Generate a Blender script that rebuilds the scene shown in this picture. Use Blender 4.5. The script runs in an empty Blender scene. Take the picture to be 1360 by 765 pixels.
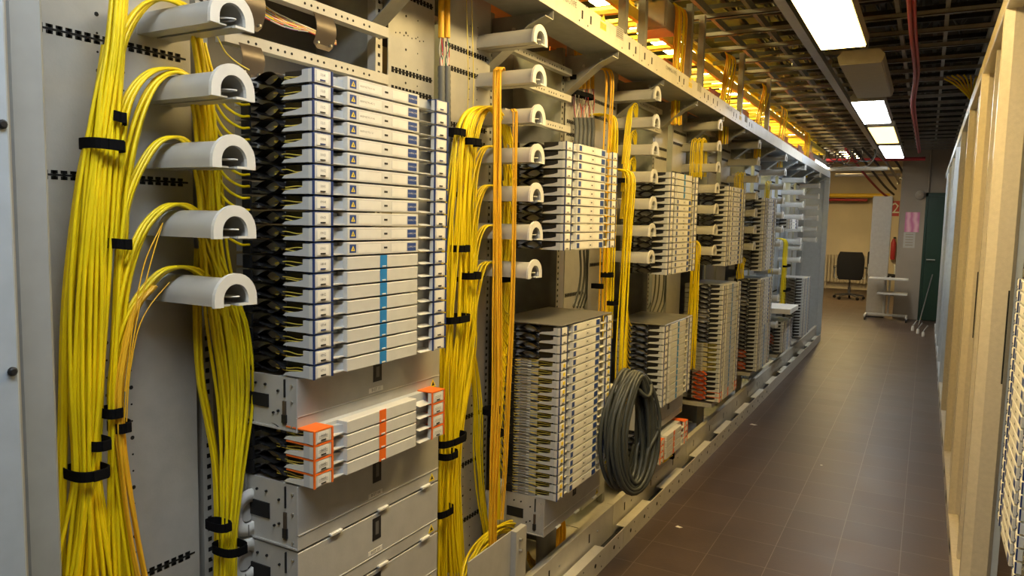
import bpy, math, random
from mathutils import Vector, Matrix
import numpy as np
random.seed(7)
PI = math.pi
SC = bpy.context.scene
COL = SC.collection

# ------------------------------------------------------------------ camera
F = 985.0; PX, PY = 680.0, 382.5; H = 1.54
v1 = np.array([1232.0, 303.0]); sl = 0.0215
d1 = np.array([v1[0]-PX, -(v1[1]-PY), -F]); Yw = d1/np.linalg.norm(d1)
q = np.array([v1[0]-2000, v1[1]-2000*sl]); dq = np.array([q[0]-PX, -(q[1]-PY), -F])
Zw = np.cross(dq, d1); Zw /= np.linalg.norm(Zw)
if Zw[1] < 0: Zw = -Zw
Xw = np.cross(Yw, Zw)
R = np.array([Xw, Yw, Zw])
def ray(px, py): return R @ np.array([px-PX, -(py-PY), -F])
def onX(px, py, X): d = ray(px, py); t = X/d[0]; return Vector((X, t*d[1], H+t*d[2]))
def onY(px, py, Y): d = ray(px, py); t = Y/d[1]; return Vector((t*d[0], Y, H+t*d[2]))
def onZ(px, py, Z): d = ray(px, py); t = (Z-H)/d[2]; return Vector((t*d[0], t*d[1], Z))
cam = bpy.data.cameras.new('camera'); camo = bpy.data.objects.new('camera', cam); COL.objects.link(camo)
cam.sensor_fit = 'HORIZONTAL'; cam.sensor_width = 36; cam.lens = 36*F/1360; cam.clip_start = 0.02; cam.clip_end = 100
m = Matrix(R.tolist()).to_4x4(); m.translation = (0, 0, H); camo.matrix_world = m
SC.camera = camo

# ------------------------------------------------------------------ world, exposure
SC.view_settings.view_transform = 'Standard'; SC.view_settings.look = 'None'
SC.view_settings.gamma = 1; SC.view_settings.use_curve_mapping = False
SC.view_settings.exposure = 0.0
w = bpy.data.worlds.new('world'); SC.world = w; w.use_nodes = True
w.node_tree.nodes['Background'].inputs[0].default_value = (0.8, 0.78, 0.74, 1)
w.node_tree.nodes['Background'].inputs[1].default_value = 0.05
WARM = (1.0, 0.72, 0.30); COOL = (0.90, 0.96, 1.0); NEUT = (1.0, 0.90, 0.72); YEL = (1.0, 0.82, 0.34)
LAMP_POWER = 38.0

# ------------------------------------------------------------------ materials
MATS = {}
def mat(name, c, rough=0.5, metal=0.0, noise=0.06, scale=20, bump=0.0, spec=0.5, emit=0, trans=0):
    if name in MATS: return MATS[name]
    m = bpy.data.materials.new(name); m.use_nodes = True; nt = m.node_tree; b = nt.nodes['Principled BSDF']
    b.inputs['Roughness'].default_value = rough; b.inputs['Metallic'].default_value = metal
    b.inputs['Specular IOR Level'].default_value = spec
    tc = nt.nodes.new('ShaderNodeTexCoord'); n = nt.nodes.new('ShaderNodeTexNoise')
    n.inputs['Scale'].default_value = scale; n.inputs['Detail'].default_value = 3
    nt.links.new(tc.outputs['Object'], n.inputs['Vector'])
    r = nt.nodes.new('ShaderNodeValToRGB')
    r.color_ramp.elements[0].position = 0.3; r.color_ramp.elements[1].position = 0.7
    r.color_ramp.elements[0].color = tuple(max(0, x*(1-noise)) for x in c)+(1,)
    r.color_ramp.elements[1].color = tuple(min(1, x*(1+noise)) for x in c)+(1,)
    nt.links.new(n.outputs['Fac'], r.inputs['Fac']); nt.links.new(r.outputs['Color'], b.inputs['Base Color'])
    if bump:
        bp = nt.nodes.new('ShaderNodeBump'); bp.inputs['Strength'].default_value = bump; bp.inputs['Distance'].default_value = 0.002
        n2 = nt.nodes.new('ShaderNodeTexNoise'); n2.inputs['Scale'].default_value = scale*8
        nt.links.new(tc.outputs['Object'], n2.inputs['Vector'])
        nt.links.new(n2.outputs['Fac'], bp.inputs['Height']); nt.links.new(bp.outputs['Normal'], b.inputs['Normal'])
    if emit:
        b.inputs['Emission Color'].default_value = tuple(c)+(1,); b.inputs['Emission Strength'].default_value = emit
    if trans:
        b.inputs['Transmission Weight'].default_value = trans
    MATS[name] = m
    return m
GREY   = mat('powder_grey', (0.50, 0.485, 0.44), 0.42, bump=0.15)
PANEL  = mat('panel_grey', (0.44, 0.435, 0.41), 0.38, bump=0.1)
BEIGE  = mat('cream_steel', (0.60, 0.57, 0.49), 0.40, bump=0.15)
DGREY  = mat('dark_grey_steel', (0.13, 0.125, 0.115), 0.45)
MGREY  = mat('mid_grey_steel', (0.27, 0.27, 0.26), 0.42)
BLUEG_COOL  = mat('blue_grey_cool_lit_steel', (0.47, 0.52, 0.57), 0.35)  # blue-grey parts; on the farther racks the cool light put into colour
ZINC   = mat('zinc', (0.55, 0.54, 0.50), 0.32, 0.85, noise=0.12)
TRAYW  = mat('tray_white', (0.66, 0.65, 0.60), 0.38)
TRAYS  = mat('tray_silver', (0.50, 0.52, 0.53), 0.35)
LABELW = mat('label_white', (0.80, 0.78, 0.72), 0.55)
NAVY   = mat('navy_plastic', (0.015, 0.04, 0.17), 0.4)
NAVYL  = mat('navy_label', (0.02, 0.06, 0.25), 0.5)
SKYB   = mat('blue_stripe', (0.02, 0.22, 0.55), 0.4)
ORANGE = mat('orange_plastic', (0.85, 0.16, 0.015), 0.4)
BLACK  = mat('black_plastic', (0.012, 0.012, 0.013), 0.45)
RUBBER = mat('black_rubber', (0.016, 0.016, 0.018), 0.42, spec=0.35)
HOLE   = mat('hole_dark', (0.006, 0.006, 0.006), 0.8)
FELT   = mat('strap_black', (0.006, 0.006, 0.007), 0.95, spec=0.08)
SPOOL  = mat('spool_plastic', (0.42, 0.42, 0.40), 0.36)
SPOOLW = mat('spool_end_white', (0.66, 0.66, 0.63), 0.4)
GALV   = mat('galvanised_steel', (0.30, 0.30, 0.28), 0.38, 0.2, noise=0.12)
YCAB   = mat('yellow_cable', (0.88, 0.68, 0.006), 0.36, noise=0.10, scale=9)
YCABO  = mat('amber_cable', (0.82, 0.46, 0.02), 0.40, noise=0.12, scale=9)
YFIB   = mat('yellow_fibre', (0.75, 0.62, 0.10), 0.4)
GCAB   = mat('grey_cable', (0.060, 0.066, 0.060), 0.40)
GCOND  = mat('grey_conduit', (0.14, 0.15, 0.155), 0.5)
WIREW  = mat('wire_white', (0.7, 0.68, 0.62), 0.5)
WIRER  = mat('wire_red', (0.6, 0.04, 0.03), 0.5)
WIREG  = mat('wire_green', (0.03, 0.22, 0.13), 0.5)
WIREP  = mat('wire_violet', (0.25, 0.12, 0.25), 0.5)
BROWN  = mat('brown_strap', (0.10, 0.075, 0.055), 0.4, 0.3)
LASER  = mat('laser_yellow', (0.9, 0.68, 0.02), 0.5)
CREAMW = mat('plaster_cream', (0.62, 0.54, 0.40), 0.85, noise=0.12, scale=1.2)
TAUPE  = mat('plaster_taupe', (0.33, 0.28, 0.22), 0.85, noise=0.10, scale=1.5)
DARKC  = mat('ceiling_dark', (0.045, 0.04, 0.035), 0.9, noise=0.4, scale=4)
GRIDM  = mat('grid_steel', (0.30, 0.28, 0.25), 0.45, 0.3, noise=0.12)
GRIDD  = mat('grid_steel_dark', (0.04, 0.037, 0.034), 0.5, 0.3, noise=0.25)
TRUNKM = mat('trunking', (0.34, 0.33, 0.31), 0.4, 0.3)
REDP   = mat('red_paint', (0.42, 0.035, 0.045), 0.45)
YPIPE  = mat('yellow_pipe', (0.75, 0.48, 0.03), 0.45)
GREEN  = mat('green_door', (0.006, 0.036, 0.02), 0.45)
FABRIC = mat('black_fabric', (0.012, 0.012, 0.014), 0.9)
PAPER  = mat('paper', (0.75, 0.70, 0.60), 0.8)
PAPERG = mat('paper_grey', (0.45, 0.42, 0.36), 0.8)
HOUSE  = mat('lamp_housing', (0.40, 0.36, 0.29), 0.5)
DUCTY  = mat('duct_yellow', (0.85, 0.66, 0.04), 0.4)
DUCTO  = mat('duct_orange', (0.75, 0.20, 0.02), 0.45)
GLOSSB = mat('cream_gloss', (0.62, 0.55, 0.42), 0.22, bump=0.35, scale=60)
CLEAR  = mat('clear_plastic', (0.9, 0.9, 0.88), 0.15, trans=0.9)

# floor tiles
def floor_material():
    m = bpy.data.materials.new('floor_tiles'); m.use_nodes = True; nt = m.node_tree; b = nt.nodes['Principled BSDF']; L = nt.links
    tc = nt.nodes.new('ShaderNodeTexCoord'); mp = nt.nodes.new('ShaderNodeMapping')
    mp.inputs['Location'].default_value = (0.0135, 0.054, 0)      # tile phase
    L.new(tc.outputs['Object'], mp.inputs['Vector'])
    br = nt.nodes.new('ShaderNodeTexBrick'); br.offset = 0; br.squash = 1
    br.inputs['Scale'].default_value = 1; br.inputs['Mortar Size'].default_value = 0.0018
    br.inputs['Mortar Smooth'].default_value = 0.3
    br.inputs['Brick Width'].default_value = 0.264; br.inputs['Row Height'].default_value = 0.264
    br.inputs['Color1'].default_value = (0.066, 0.043, 0.030, 1); br.inputs['Color2'].default_value = (0.084, 0.056, 0.040, 1)
    br.inputs['Mortar'].default_value = (0.17, 0.135, 0.11, 1)
    L.new(mp.outputs['Vector'], br.inputs['Vector'])
    n = nt.nodes.new('ShaderNodeTexNoise'); n.inputs['Scale'].default_value = 3.5; n.inputs['Detail'].default_value = 8; n.inputs['Roughness'].default_value = 0.7
    L.new(tc.outputs['Object'], n.inputs['Vector'])
    mx = nt.nodes.new('ShaderNodeMix'); mx.data_type = 'RGBA'; mx.blend_type = 'OVERLAY'; mx.inputs[0].default_value = 0.6
    L.new(br.outputs['Color'], mx.inputs[6]); L.new(n.outputs['Fac'], mx.inputs[7]); L.new(mx.outputs[2], b.inputs['Base Color'])
    rr = nt.nodes.new('ShaderNodeMapRange'); rr.inputs[3].default_value = 0.30; rr.inputs[4].default_value = 0.50; b.inputs['Specular IOR Level'].default_value = 0.32
    L.new(n.outputs['Fac'], rr.inputs[0]); L.new(rr.outputs[0], b.inputs['Roughness'])
    bp = nt.nodes.new('ShaderNodeBump'); bp.inputs['Strength'].default_value = 0.12; bp.inputs['Distance'].default_value = 0.003
    n2 = nt.nodes.new('ShaderNodeTexNoise'); n2.inputs['Scale'].default_value = 70; L.new(tc.outputs['Object'], n2.inputs['Vector'])
    L.new(n2.outputs['Fac'], bp.inputs['Height']); L.new(bp.outputs['Normal'], b.inputs['Normal'])
    return m
def poster_material():
    m = bpy.data.materials.new('pink_print'); m.use_nodes = True; nt = m.node_tree; b = nt.nodes['Principled BSDF']; L = nt.links
    tc = nt.nodes.new('ShaderNodeTexCoord'); n = nt.nodes.new('ShaderNodeTexWave'); n.inputs['Scale'].default_value = 3; n.inputs['Distortion'].default_value = 5
    r = nt.nodes.new('ShaderNodeValToRGB'); r.color_ramp.elements[0].color = (0.55, 0.16, 0.30, 1); r.color_ramp.elements[1].color = (0.75, 0.42, 0.50, 1)
    L.new(tc.outputs['Object'], n.inputs['Vector']); L.new(n.outputs['Fac'], r.inputs['Fac']); L.new(r.outputs['Color'], b.inputs['Base Color'])
    b.inputs['Roughness'].default_value = 0.5
    return m

# ------------------------------------------------------------------ mesh helpers
class MB:
    def __init__(s): s.v = []; s.f = []; s.mi = []; s.mats = []; s.sm = []
    def _m(s, m):
        if m not in s.mats: s.mats.append(m)
        return s.mats.index(m)
    def add(s, vs, fs, m, smooth=False):
        o = len(s.v); k = s._m(m)
        s.v += [tuple(x) for x in vs]
        for f in fs: s.f.append([o+i for i in f]); s.mi.append(k); s.sm.append(smooth)
        return s
    def box(s, x0, x1, y0, y1, z0, z1, m):
        if x0 > x1: x0, x1 = x1, x0
        if y0 > y1: y0, y1 = y1, y0
        if z0 > z1: z0, z1 = z1, z0
        vs = [(x0,y0,z0),(x1,y0,z0),(x1,y1,z0),(x0,y1,z0),(x0,y0,z1),(x1,y0,z1),(x1,y1,z1),(x0,y1,z1)]
        return s.add(vs, [(0,3,2,1),(4,5,6,7),(0,1,5,4),(1,2,6,5),(2,3,7,6),(3,0,4,7)], m)
    def cbox(s, x0, x1, y0, y1, z0, z1, m, c=0.001):
        # box with chamfered edges along every side
        if x0 > x1: x0, x1 = x1, x0
        if y0 > y1: y0, y1 = y1, y0
        if z0 > z1: z0, z1 = z1, z0
        lo = (x0, y0, z0); hi = (x1, y1, z1); vs = []; idx = {}
        for sx in (0, 1):
            for sy in (0, 1):
                for sz in (0, 1):
                    sg = (sx, sy, sz)
                    for a in range(3):
                        p = []
                        for k in range(3):
                            base = hi[k] if sg[k] else lo[k]
                            p.append(base if k == a else base-(c if sg[k] else -c))
                        idx[(sg, a)] = len(vs); vs.append(p)
        fs = []
        for a in range(3):
            b_, c_ = (a+1) % 3, (a+2) % 3
            for sa in (0, 1):
                loop = []
                for (u, v) in ((0,0),(1,0),(1,1),(0,1)):
                    g = [0,0,0]; g[a] = sa; g[b_] = u; g[c_] = v; loop.append(idx[(tuple(g), a)])
                fs.append(loop if sa else loop[::-1])
        for a in range(3):           # edges parallel to axis a
            b_, c_ = (a+1) % 3, (a+2) % 3
            for u in (0, 1):
                for v in (0, 1):
                    g0 = [0,0,0]; g0[b_] = u; g0[c_] = v; g1 = list(g0); g1[a] = 1
                    l = [idx[(tuple(g0), b_)], idx[(tuple(g1), b_)], idx[(tuple(g1), c_)], idx[(tuple(g0), c_)]]
                    fs.append(l if (u ^ v) else l[::-1])
        for sg in [(i,j,k) for i in (0,1) for j in (0,1) for k in (0,1)]:
            l = [idx[(sg,0)], idx[(sg,1)], idx[(sg,2)]]
            fs.append(l if (sum(sg) % 2) else l[::-1])
        return s.add(vs, fs, m)
    def prism(s, poly, axis, a0, a1, m):
        # polygon (2 coords, the remaining axes in order) extruded along axis
        n = len(poly); vs = []
        for a in (a0, a1):
            for (u, v) in poly:
                vs.append({'x': (a, u, v), 'y': (u, a, v), 'z': (u, v, a)}[axis])
        fs = [list(range(n))[::-1], list(range(n, 2*n))] + [(i, (i+1) % n, n+(i+1) % n, n+i) for i in range(n)]
        return s.add(vs, fs, m)
    def tube(s, pts, r, m, n=8, cap=True, smooth=True):
        pts = [Vector(p) for p in pts]; N = len(pts); vs = []; up = None
        for i, p in enumerate(pts):
            t = (pts[min(i+1, N-1)]-pts[max(i-1, 0)])
            if t.length < 1e-9: t = Vector((0,0,1))
            t.normalize()
            if up is None:
                a = Vector((1,0,0)) if abs(t.x) < 0.8 else Vector((0,1,0))
                up = (a-t*a.dot(t)).normalized()
            else:
                up = up-t*up.dot(t)
                up = up.normalized() if up.length > 1e-6 else Vector((0,1,0))
            w_ = t.cross(up); rr = r[i] if isinstance(r, (list, tuple)) else r
            for k in range(n):
                a = 2*PI*k/n; vs.append(p+up*(rr*math.cos(a))+w_*(rr*math.sin(a)))
        fs = []
        for i in range(N-1):
            for k in range(n): fs.append((i*n+k, i*n+(k+1) % n, (i+1)*n+(k+1) % n, (i+1)*n+k))
        s.add(vs, fs, m, smooth)
        if cap: s.add(vs[:n], [list(range(n))[::-1]], m); s.add(vs[-n:], [list(range(n))], m)
        return s
    def cyl(s, p0, p1, r, m, n=16): return s.tube([p0, p1], r, m, n, True, True)
    def disc(s, c, r, axis, m, n=10, t=0.0008):
        c = Vector(c); d = {'x': Vector((1,0,0)), 'y': Vector((0,1,0)), 'z': Vector((0,0,1))}[axis]
        return s.tube([c, c+d*t], r, m, n, True, False)
    def sweep2(s, rows, m, smooth=True):
        # grid of rows
        n = len(rows[0]); vs = [p for r_ in rows for p in r_]
        fs = [(i*n+k, i*n+k+1, (i+1)*n+k+1, (i+1)*n+k) for i in range(len(rows)-1) for k in range(n-1)]
        return s.add(vs, fs, m, smooth)
    def mesh(s, name):
        me = bpy.data.meshes.new(name); me.from_pydata(s.v, [], s.f)
        for m_ in s.mats: me.materials.append(m_)
        me.polygons.foreach_set('material_index', s.mi); me.polygons.foreach_set('use_smooth', s.sm); me.update()
        return me
    def build(s, name, parent=None, loc=None, rotz=0, label=None):
        o = bpy.data.objects.new(name, s.mesh(name)); COL.objects.link(o)
        if parent is not None: o.parent = parent
        if loc is not None: o.location = loc
        if rotz: o.rotation_euler = (0, 0, rotz)
        if label: o['label'] = label
        return o
def tag(o, label, cat, group=None, kind=None):
    o['label'] = label; o['category'] = cat
    if group: o['group'] = group
    if kind: o['kind'] = kind
    return o
def thing(name, label, cat, loc=(0,0,0), rotz=0, group=None):
    o = bpy.data.objects.new(name, None); o.empty_display_size = 0.1; COL.objects.link(o)
    o.location = loc; o.rotation_euler = (0, 0, rotz); return tag(o, label, cat, group)
def struct(name, mb):
    o = mb.build(name); o['kind'] = 'structure'; return o
KIDS = {}
def kids(o): return [c for c in o.children]
def copy_tree(src, loc, rotz=0, label=None, group=None):
    def cp(o, par):
        c = o.copy(); COL.objects.link(c); c.parent = par
        for ch in CH[o.name]: cp(ch, c)
        return c
    CH = {}
    def walk(o):
        CH[o.name] = TREE.get(o.name) or list(o.children)
        TREE[o.name] = CH[o.name]
        for c in CH[o.name]: walk(c)
    walk(src); c = cp(src, None); c.location = loc; c.rotation_euler = (0, 0, rotz)
    if label: c['label'] = label
    if group: c['group'] = group
    return c
TREE = {}
def spline(pts, n=10):
    P = [Vector(p) for p in pts]; P = [P[0]*2-P[1]]+P+[P[-1]*2-P[-2]]; out = []
    for i in range(1, len(P)-2):
        for k in range(n):
            t = k/n; a, b, c, d = P[i-1], P[i], P[i+1], P[i+2]
            out.append(0.5*((2*b)+(c-a)*t+(2*a-5*b+4*c-d)*t*t+(3*b-a-3*c+d)*t*t*t))
    out.append(P[-2]); return out
TXT = {}
def text_mb(mb, txt, size, origin, m, face='x', align='CENTER'):
    # lettering as geometry: face 'x' reads along +Y and faces +X; '-x' reads along -Y and faces -X
    key = (txt, align)
    if key not in TXT:
        cu = bpy.data.curves.new('lettering', 'FONT'); cu.body = txt; cu.size = 1; cu.align_x = align; cu.align_y = 'CENTER'; cu.resolution_u = 1
        o = bpy.data.objects.new('lettering', cu); COL.objects.link(o)
        me = bpy.data.meshes.new_from_object(o.evaluated_get(bpy.context.evaluated_depsgraph_get()))
        TXT[key] = ([tuple(v.co) for v in me.vertices], [tuple(p.vertices) for p in me.polygons])
        bpy.data.objects.remove(o); bpy.data.curves.remove(cu); bpy.data.meshes.remove(me)
    vs, fs = TXT[key]; O = Vector(origin)
    if face == 'x': vv = [(O.x, O.y+a*size, O.z+b*size) for a, b, c in vs]
    elif face == '-x': vv = [(O.x, O.y-a*size, O.z+b*size) for a, b, c in vs]
    elif face == '-y': vv = [(O.x+a*size, O.y, O.z+b*size) for a, b, c in vs]
    mb.add(vv, fs, m); return mb
ORD = ['topmost', 'second', 'third', 'fourth', 'fifth', 'sixth', 'seventh', 'eighth', 'ninth', 'tenth', 'eleventh', 'twelfth', 'thirteenth',
       'fourteenth', 'fifteenth', 'sixteenth', 'seventeenth', 'eighteenth', 'nineteenth', 'twentieth', 'twenty-first', 'twenty-second',
       'twenty-third', 'twenty-fourth', 'twenty-fifth', 'twenty-sixth', 'twenty-seventh']
RACK = ['nearest left rack', 'second left rack', 'third left rack', 'fourth left rack', 'fifth left rack', 'sixth left rack', 'seventh left rack', 'last left rack']

# ------------------------------------------------------------------ room shell
ZC = 3.35; XL, XR, YN, YF = -5.2, 1.25, -2.2, 20.0
fl = struct('floor', MB().box(XL, XR, YN, YF, -0.1, 0, floor_material()))
cl = struct('ceiling', MB().box(XL, XR, YN, YF, ZC, ZC+0.1, DARKC))
struct('wall_left', MB().box(XL-0.1, XL, YN, YF, 0, ZC, TAUPE))
struct('wall_right', MB().box(XR, XR+0.1, YN, YF, 0, ZC, TAUPE))
struct('wall_back', MB().box(XL, XR, YF, YF+0.1, 0, ZC, CREAMW))
struct('wall_front', MB().box(XL, XR, YN-0.1, YN, 0, ZC, TAUPE))
YW = 14.15                                             # the nearer cross wall beside the green door
struct('wall_divider', MB().box(-0.43, XR, YW, YW+0.22, 0, ZC, TAUPE))

# ------------------------------------------------------------------ lamps
def lamp_mat(name, c, k):
    m = bpy.data.materials.new(name); m.use_nodes = True; nt = m.node_tree; b = nt.nodes['Principled BSDF']
    b.inputs['Base Color'].default_value = (0.8, 0.8, 0.8, 1); b.inputs['Emission Color'].default_value = tuple(c)+(1,)
    b.inputs['Emission Strength'].default_value = k; return m
def lamp(x, y0, y1, z, c, k, label, w_=0.125, group=None, unlit=False, drop=0.0):
    t = thing('ceiling_lamp', label, 'lamp', (x, (y0+y1)/2, z), 0, group); h = (y1-y0)/2
    b = MB(); b.prism([(-w_, 0.008), (-w_-0.012, 0.05), (-w_+0.02, 0.085), (w_-0.02, 0.085), (w_+0.012, 0.05), (w_, 0.008)], 'y', -h, h, HOUSE)
    b.box(-0.02, 0.02, -h+0.25, -h+0.29, 0.085, 0.25, TRUNKM); b.box(-0.02, 0.02, h-0.29, h-0.25, 0.085, 0.25, TRUNKM)
    b.build('lamp_housing', t)
    if unlit: MB().prism([(-w_+0.006, 0), (-w_+0.006, 0.0079), (w_-0.006, 0.0079), (w_-0.006, 0)], 'y', -h+0.01, h-0.01, HOUSE).build('cover', t)
    else:
        d = MB(); d.prism([(-w_+0.006, 0.0), (-w_+0.006, 0.0079), (w_-0.006, 0.0079), (w_-0.006, 0.0)], 'y', -h+0.01, h-0.01, lamp_mat('lamp_diffuser', c, k))
        d.build('diffuser', t)
    return t
LX = -0.50
lamp(LX, 3.42, 4.84, 2.58, (1.0, 0.66, 0.20), 22.0, 'nearest lit ceiling lamp above the aisle, large warm yellow-white panel')
lamp(LX+0.065, 5.22, 6.62, 2.56, WARM, 0, 'switched-off beige ceiling lamp between the lit ones', unlit=True)
lamp(LX-0.01, 6.98, 8.44, 2.58, COOL, LAMP_POWER*0.6, 'cool white ceiling lamp just beyond the switched-off beige one')
lamp(LX, 8.80, 10.45, 2.58, (1.0, 0.66, 0.20), 4.2, 'small warm yellow ceiling lamp between two cool white ones')
lamp(LX, 10.85, 12.7, 2.58, COOL, LAMP_POWER*0.45, 'farthest cool white ceiling lamp above the aisle')
lamp(LX, 1.6, 3.02, 2.58, WARM, LAMP_POWER*1.15, 'ceiling lamp above the aisle before the first visible one')
lamp(LX, -0.4, 1.02, 2.58, COOL, LAMP_POWER*0.7, 'ceiling lamp above the aisle over the camera')
# lamps of the neighbouring aisle behind the left racks
for i, (y0, c, k) in enumerate(((1.5, YEL, 1.0), (3.6, YEL, 1.2), (5.7, YEL, 1.2), (7.8, YEL, 1.2), (9.9, WARM, 1.0), (12.4, NEUT, 1.0))):
    lamp(-2.05, y0, y0+1.5, 3.08, c, LAMP_POWER*0.9*k, '%s of the warm lamps above the ladders behind the left racks' % ('first', 'second', 'third', 'fourth', 'fifth', 'sixth')[i], 0.14)
lamp(-1.45, 15.6, 17.4, 2.95, WARM, LAMP_POWER*2.2, 'warm lamp above the recess with the office chair')
lamp(-1.50, 10.9, 13.1, 2.46, NEUT, LAMP_POWER*0.4, 'lit lamp strip beyond the end of the left rack beam', 0.07)

# ------------------------------------------------------------------ overhead grid
g = thing('cable_grid', 'steel grid of crossbars and rails hung under the dark ceiling', 'cable grid', (0, 0, 2.80))
y = 0.6; k = 0
while y < 15.5:
    b = MB(); b.box(-1.58, 1.2, y, y+0.010, 0, 0.028, GRIDM); b.box(-1.58, 1.2, y, y+0.03, 0, 0.004, GRIDM)
    b.build('crossbar', g); y += 0.455
for i, x in enumerate([-1.55+0.26*j for j in range(11)]):
    MB().box(x, x+0.024, 0.5, 15.6, 0.029, 0.075, GRIDM).build('rail', g)
for i, y in enumerate((1.6, 4.2, 6.8, 9.4, 12.0, 14.6)):
    for x in (-1.1, 0.95): MB().cyl((x, y+0.03, 0.1), (x, y+0.03, 0.55), 0.006, ZINC, 6).build('hanger_rod', g)
g2 = g
y = 0.8
while y < 15.5:
    MB().box(-1.58, 1.2, y, y+0.03, 0.18, 0.21, GRIDD).build('upper_crossbar', g2); y += 0.31
for x in [-1.3+0.31*j for j in range(9)]:
    MB().box(x, x+0.03, 0.5, 15.6, 0.211, 0.24, GRIDD).build('upper_rail', g2)
# cables lying on the upper grid, nobody could count them
b = MB()
for i in range(90):
    x = random.uniform(-1.35, 1.15); y0 = random.uniform(0.3, 10); y1 = min(13.9, y0+random.uniform(3, 6))
    pts = [(x+random.uniform(-.08, .08), y0+(y1-y0)*t/6, 3.06+random.uniform(0, .08)) for t in range(7)]
    b.tube(spline(pts, 3), 0.008, random.choice([GRIDD, GCAB, GRIDD, BLACK, BLACK]), 5)
tag(b.build('old_cables'), 'old dark cables lying loose above the steel ceiling grid', 'cables', kind='stuff')
# trunking running under the grid
P0, P1 = onZ(1047, 8, 2.70), onZ(1166, 205, 2.70)
xt = (P0.x+P1.x)/2
t = thing('cable_trunking', 'long grey metal trunking under the ceiling grid left of the lamps', 'trunking', (xt, 0, 2.70))
MB().prism([(-0.028, 0), (0.028, 0), (0.028, 0.05), (0.022, 0.05), (0.022, 0.006), (-0.022, 0.006), (-0.022, 0.05), (-0.028, 0.05)], 'y', 0.5, 14.0, TRUNKM).build('channel', t)
for y in (2, 4.1, 6.2, 8.3, 10.4, 12.5): MB().box(-0.03, 0.03, y, y+0.05, 0.051, 0.10, ZINC).build('clamp', t)
# red conduits
b = MB(); pts = [onZ(*p, 2.62) for p in ((1207, 2), (1210, 45), (1215, 100), (1211, 140), (1216, 175), (1220, 203))]
pts = [onZ(1202, -60, 2.62)]+pts
b.tube(spline(pts, 6), 0.011, REDP, 8); b.tube([p+Vector((0.021, 0, 0.01)) for p in spline(pts, 6)], 0.010, REDP, 8)
tag(b.build('red_conduit'), 'pair of dark red cables running along the ceiling right of the lamps', 'conduit')

# overhead yellow cable duct and ladders behind the left beam
t = thing('cable_duct', 'yellow and orange fibre duct running above the left racks', 'duct', (-1.50, 0, 2.36))
MB().prism([(-0.12, 0), (0.10, 0), (0.10, 0.09), (0.092, 0.09), (0.092, 0.008), (-0.112, 0.008), (-0.112, 0.09), (-0.12, 0.09)], 'y', 0.8, 11.0, DUCTO).build('trough', t)
for i in range(10):
    yy = 1.2+i*1.02
    b = MB(); b.box(0.101, 0.107, yy, yy+0.30, -0.02, 0.13, DUCTO); b.box(-0.127, -0.121, yy, yy+0.30, -0.02, 0.13, DUCTO); b.build('coupler', t)
for j, (x0, z0, mm, lb) in enumerate(((-1.80, 2.66, DUCTY, 'yellow-lit lower cable ladder behind the left racks'), (-1.95, 2.86, DUCTY, 'yellow cable ladder above the lower ladder behind the left racks'))):
    t = thing('cable_ladder', lb, 'cable ladder', (x0, 0, z0))
    for s in (-0.3, 0.3): MB().box(s-0.012, s+0.012, 0.5, 13, 0, 0.06, mm).build('side_rail', t)
    y = 0.6
    while y < 13: MB().box(-0.287, 0.287, y, y+0.035, 0.012, 0.035, mm).build('rung', t); y += 0.30
# vertical strut posts on the beam
def strut(px, ptop, pbot, i):
    p = onX(px, pbot, -1.26); q_ = onX(px, ptop, -1.26)
    t = MB(); w2 = 0.018
    t.prism([(-w2, -w2), (w2, -w2), (w2, w2), (0.006, w2), (0.006, 0.0), (-0.006, 0.0), (-0.006, w2), (-w2, w2)], 'z', 0, max(0.3, 2.80-2.30), GRIDM)
    o = t.build('strut_post', None, (-1.28, p.y, 2.30))
    tag(o, '%s steel strut post between the left rack beam and ceiling grid' % i, 'post')
for i, (px, a, c_) in zip(('nearest', 'second', 'third', 'fourth', 'fifth', 'sixth'), ((832, 0, 55), (857, 20, 85), (917, 75, 115), (933, 85, 130), (985, 120, 165), (1020, 140, 190))): strut(px, a, c_, i)
b = thing('junction_box', 'beige steel junction box hanging under the ceiling grid', 'box', onZ(872, 45, 2.62))
MB().cbox(-0.09, 0.09, -0.1, 0.1, 0, 0.16, HOUSE, 0.005).build('box_body', b); MB().cbox(-0.08, 0.08, -0.108, -0.101, 0.01, 0.15, HOUSE, 0.002).build('cover', b)
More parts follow.
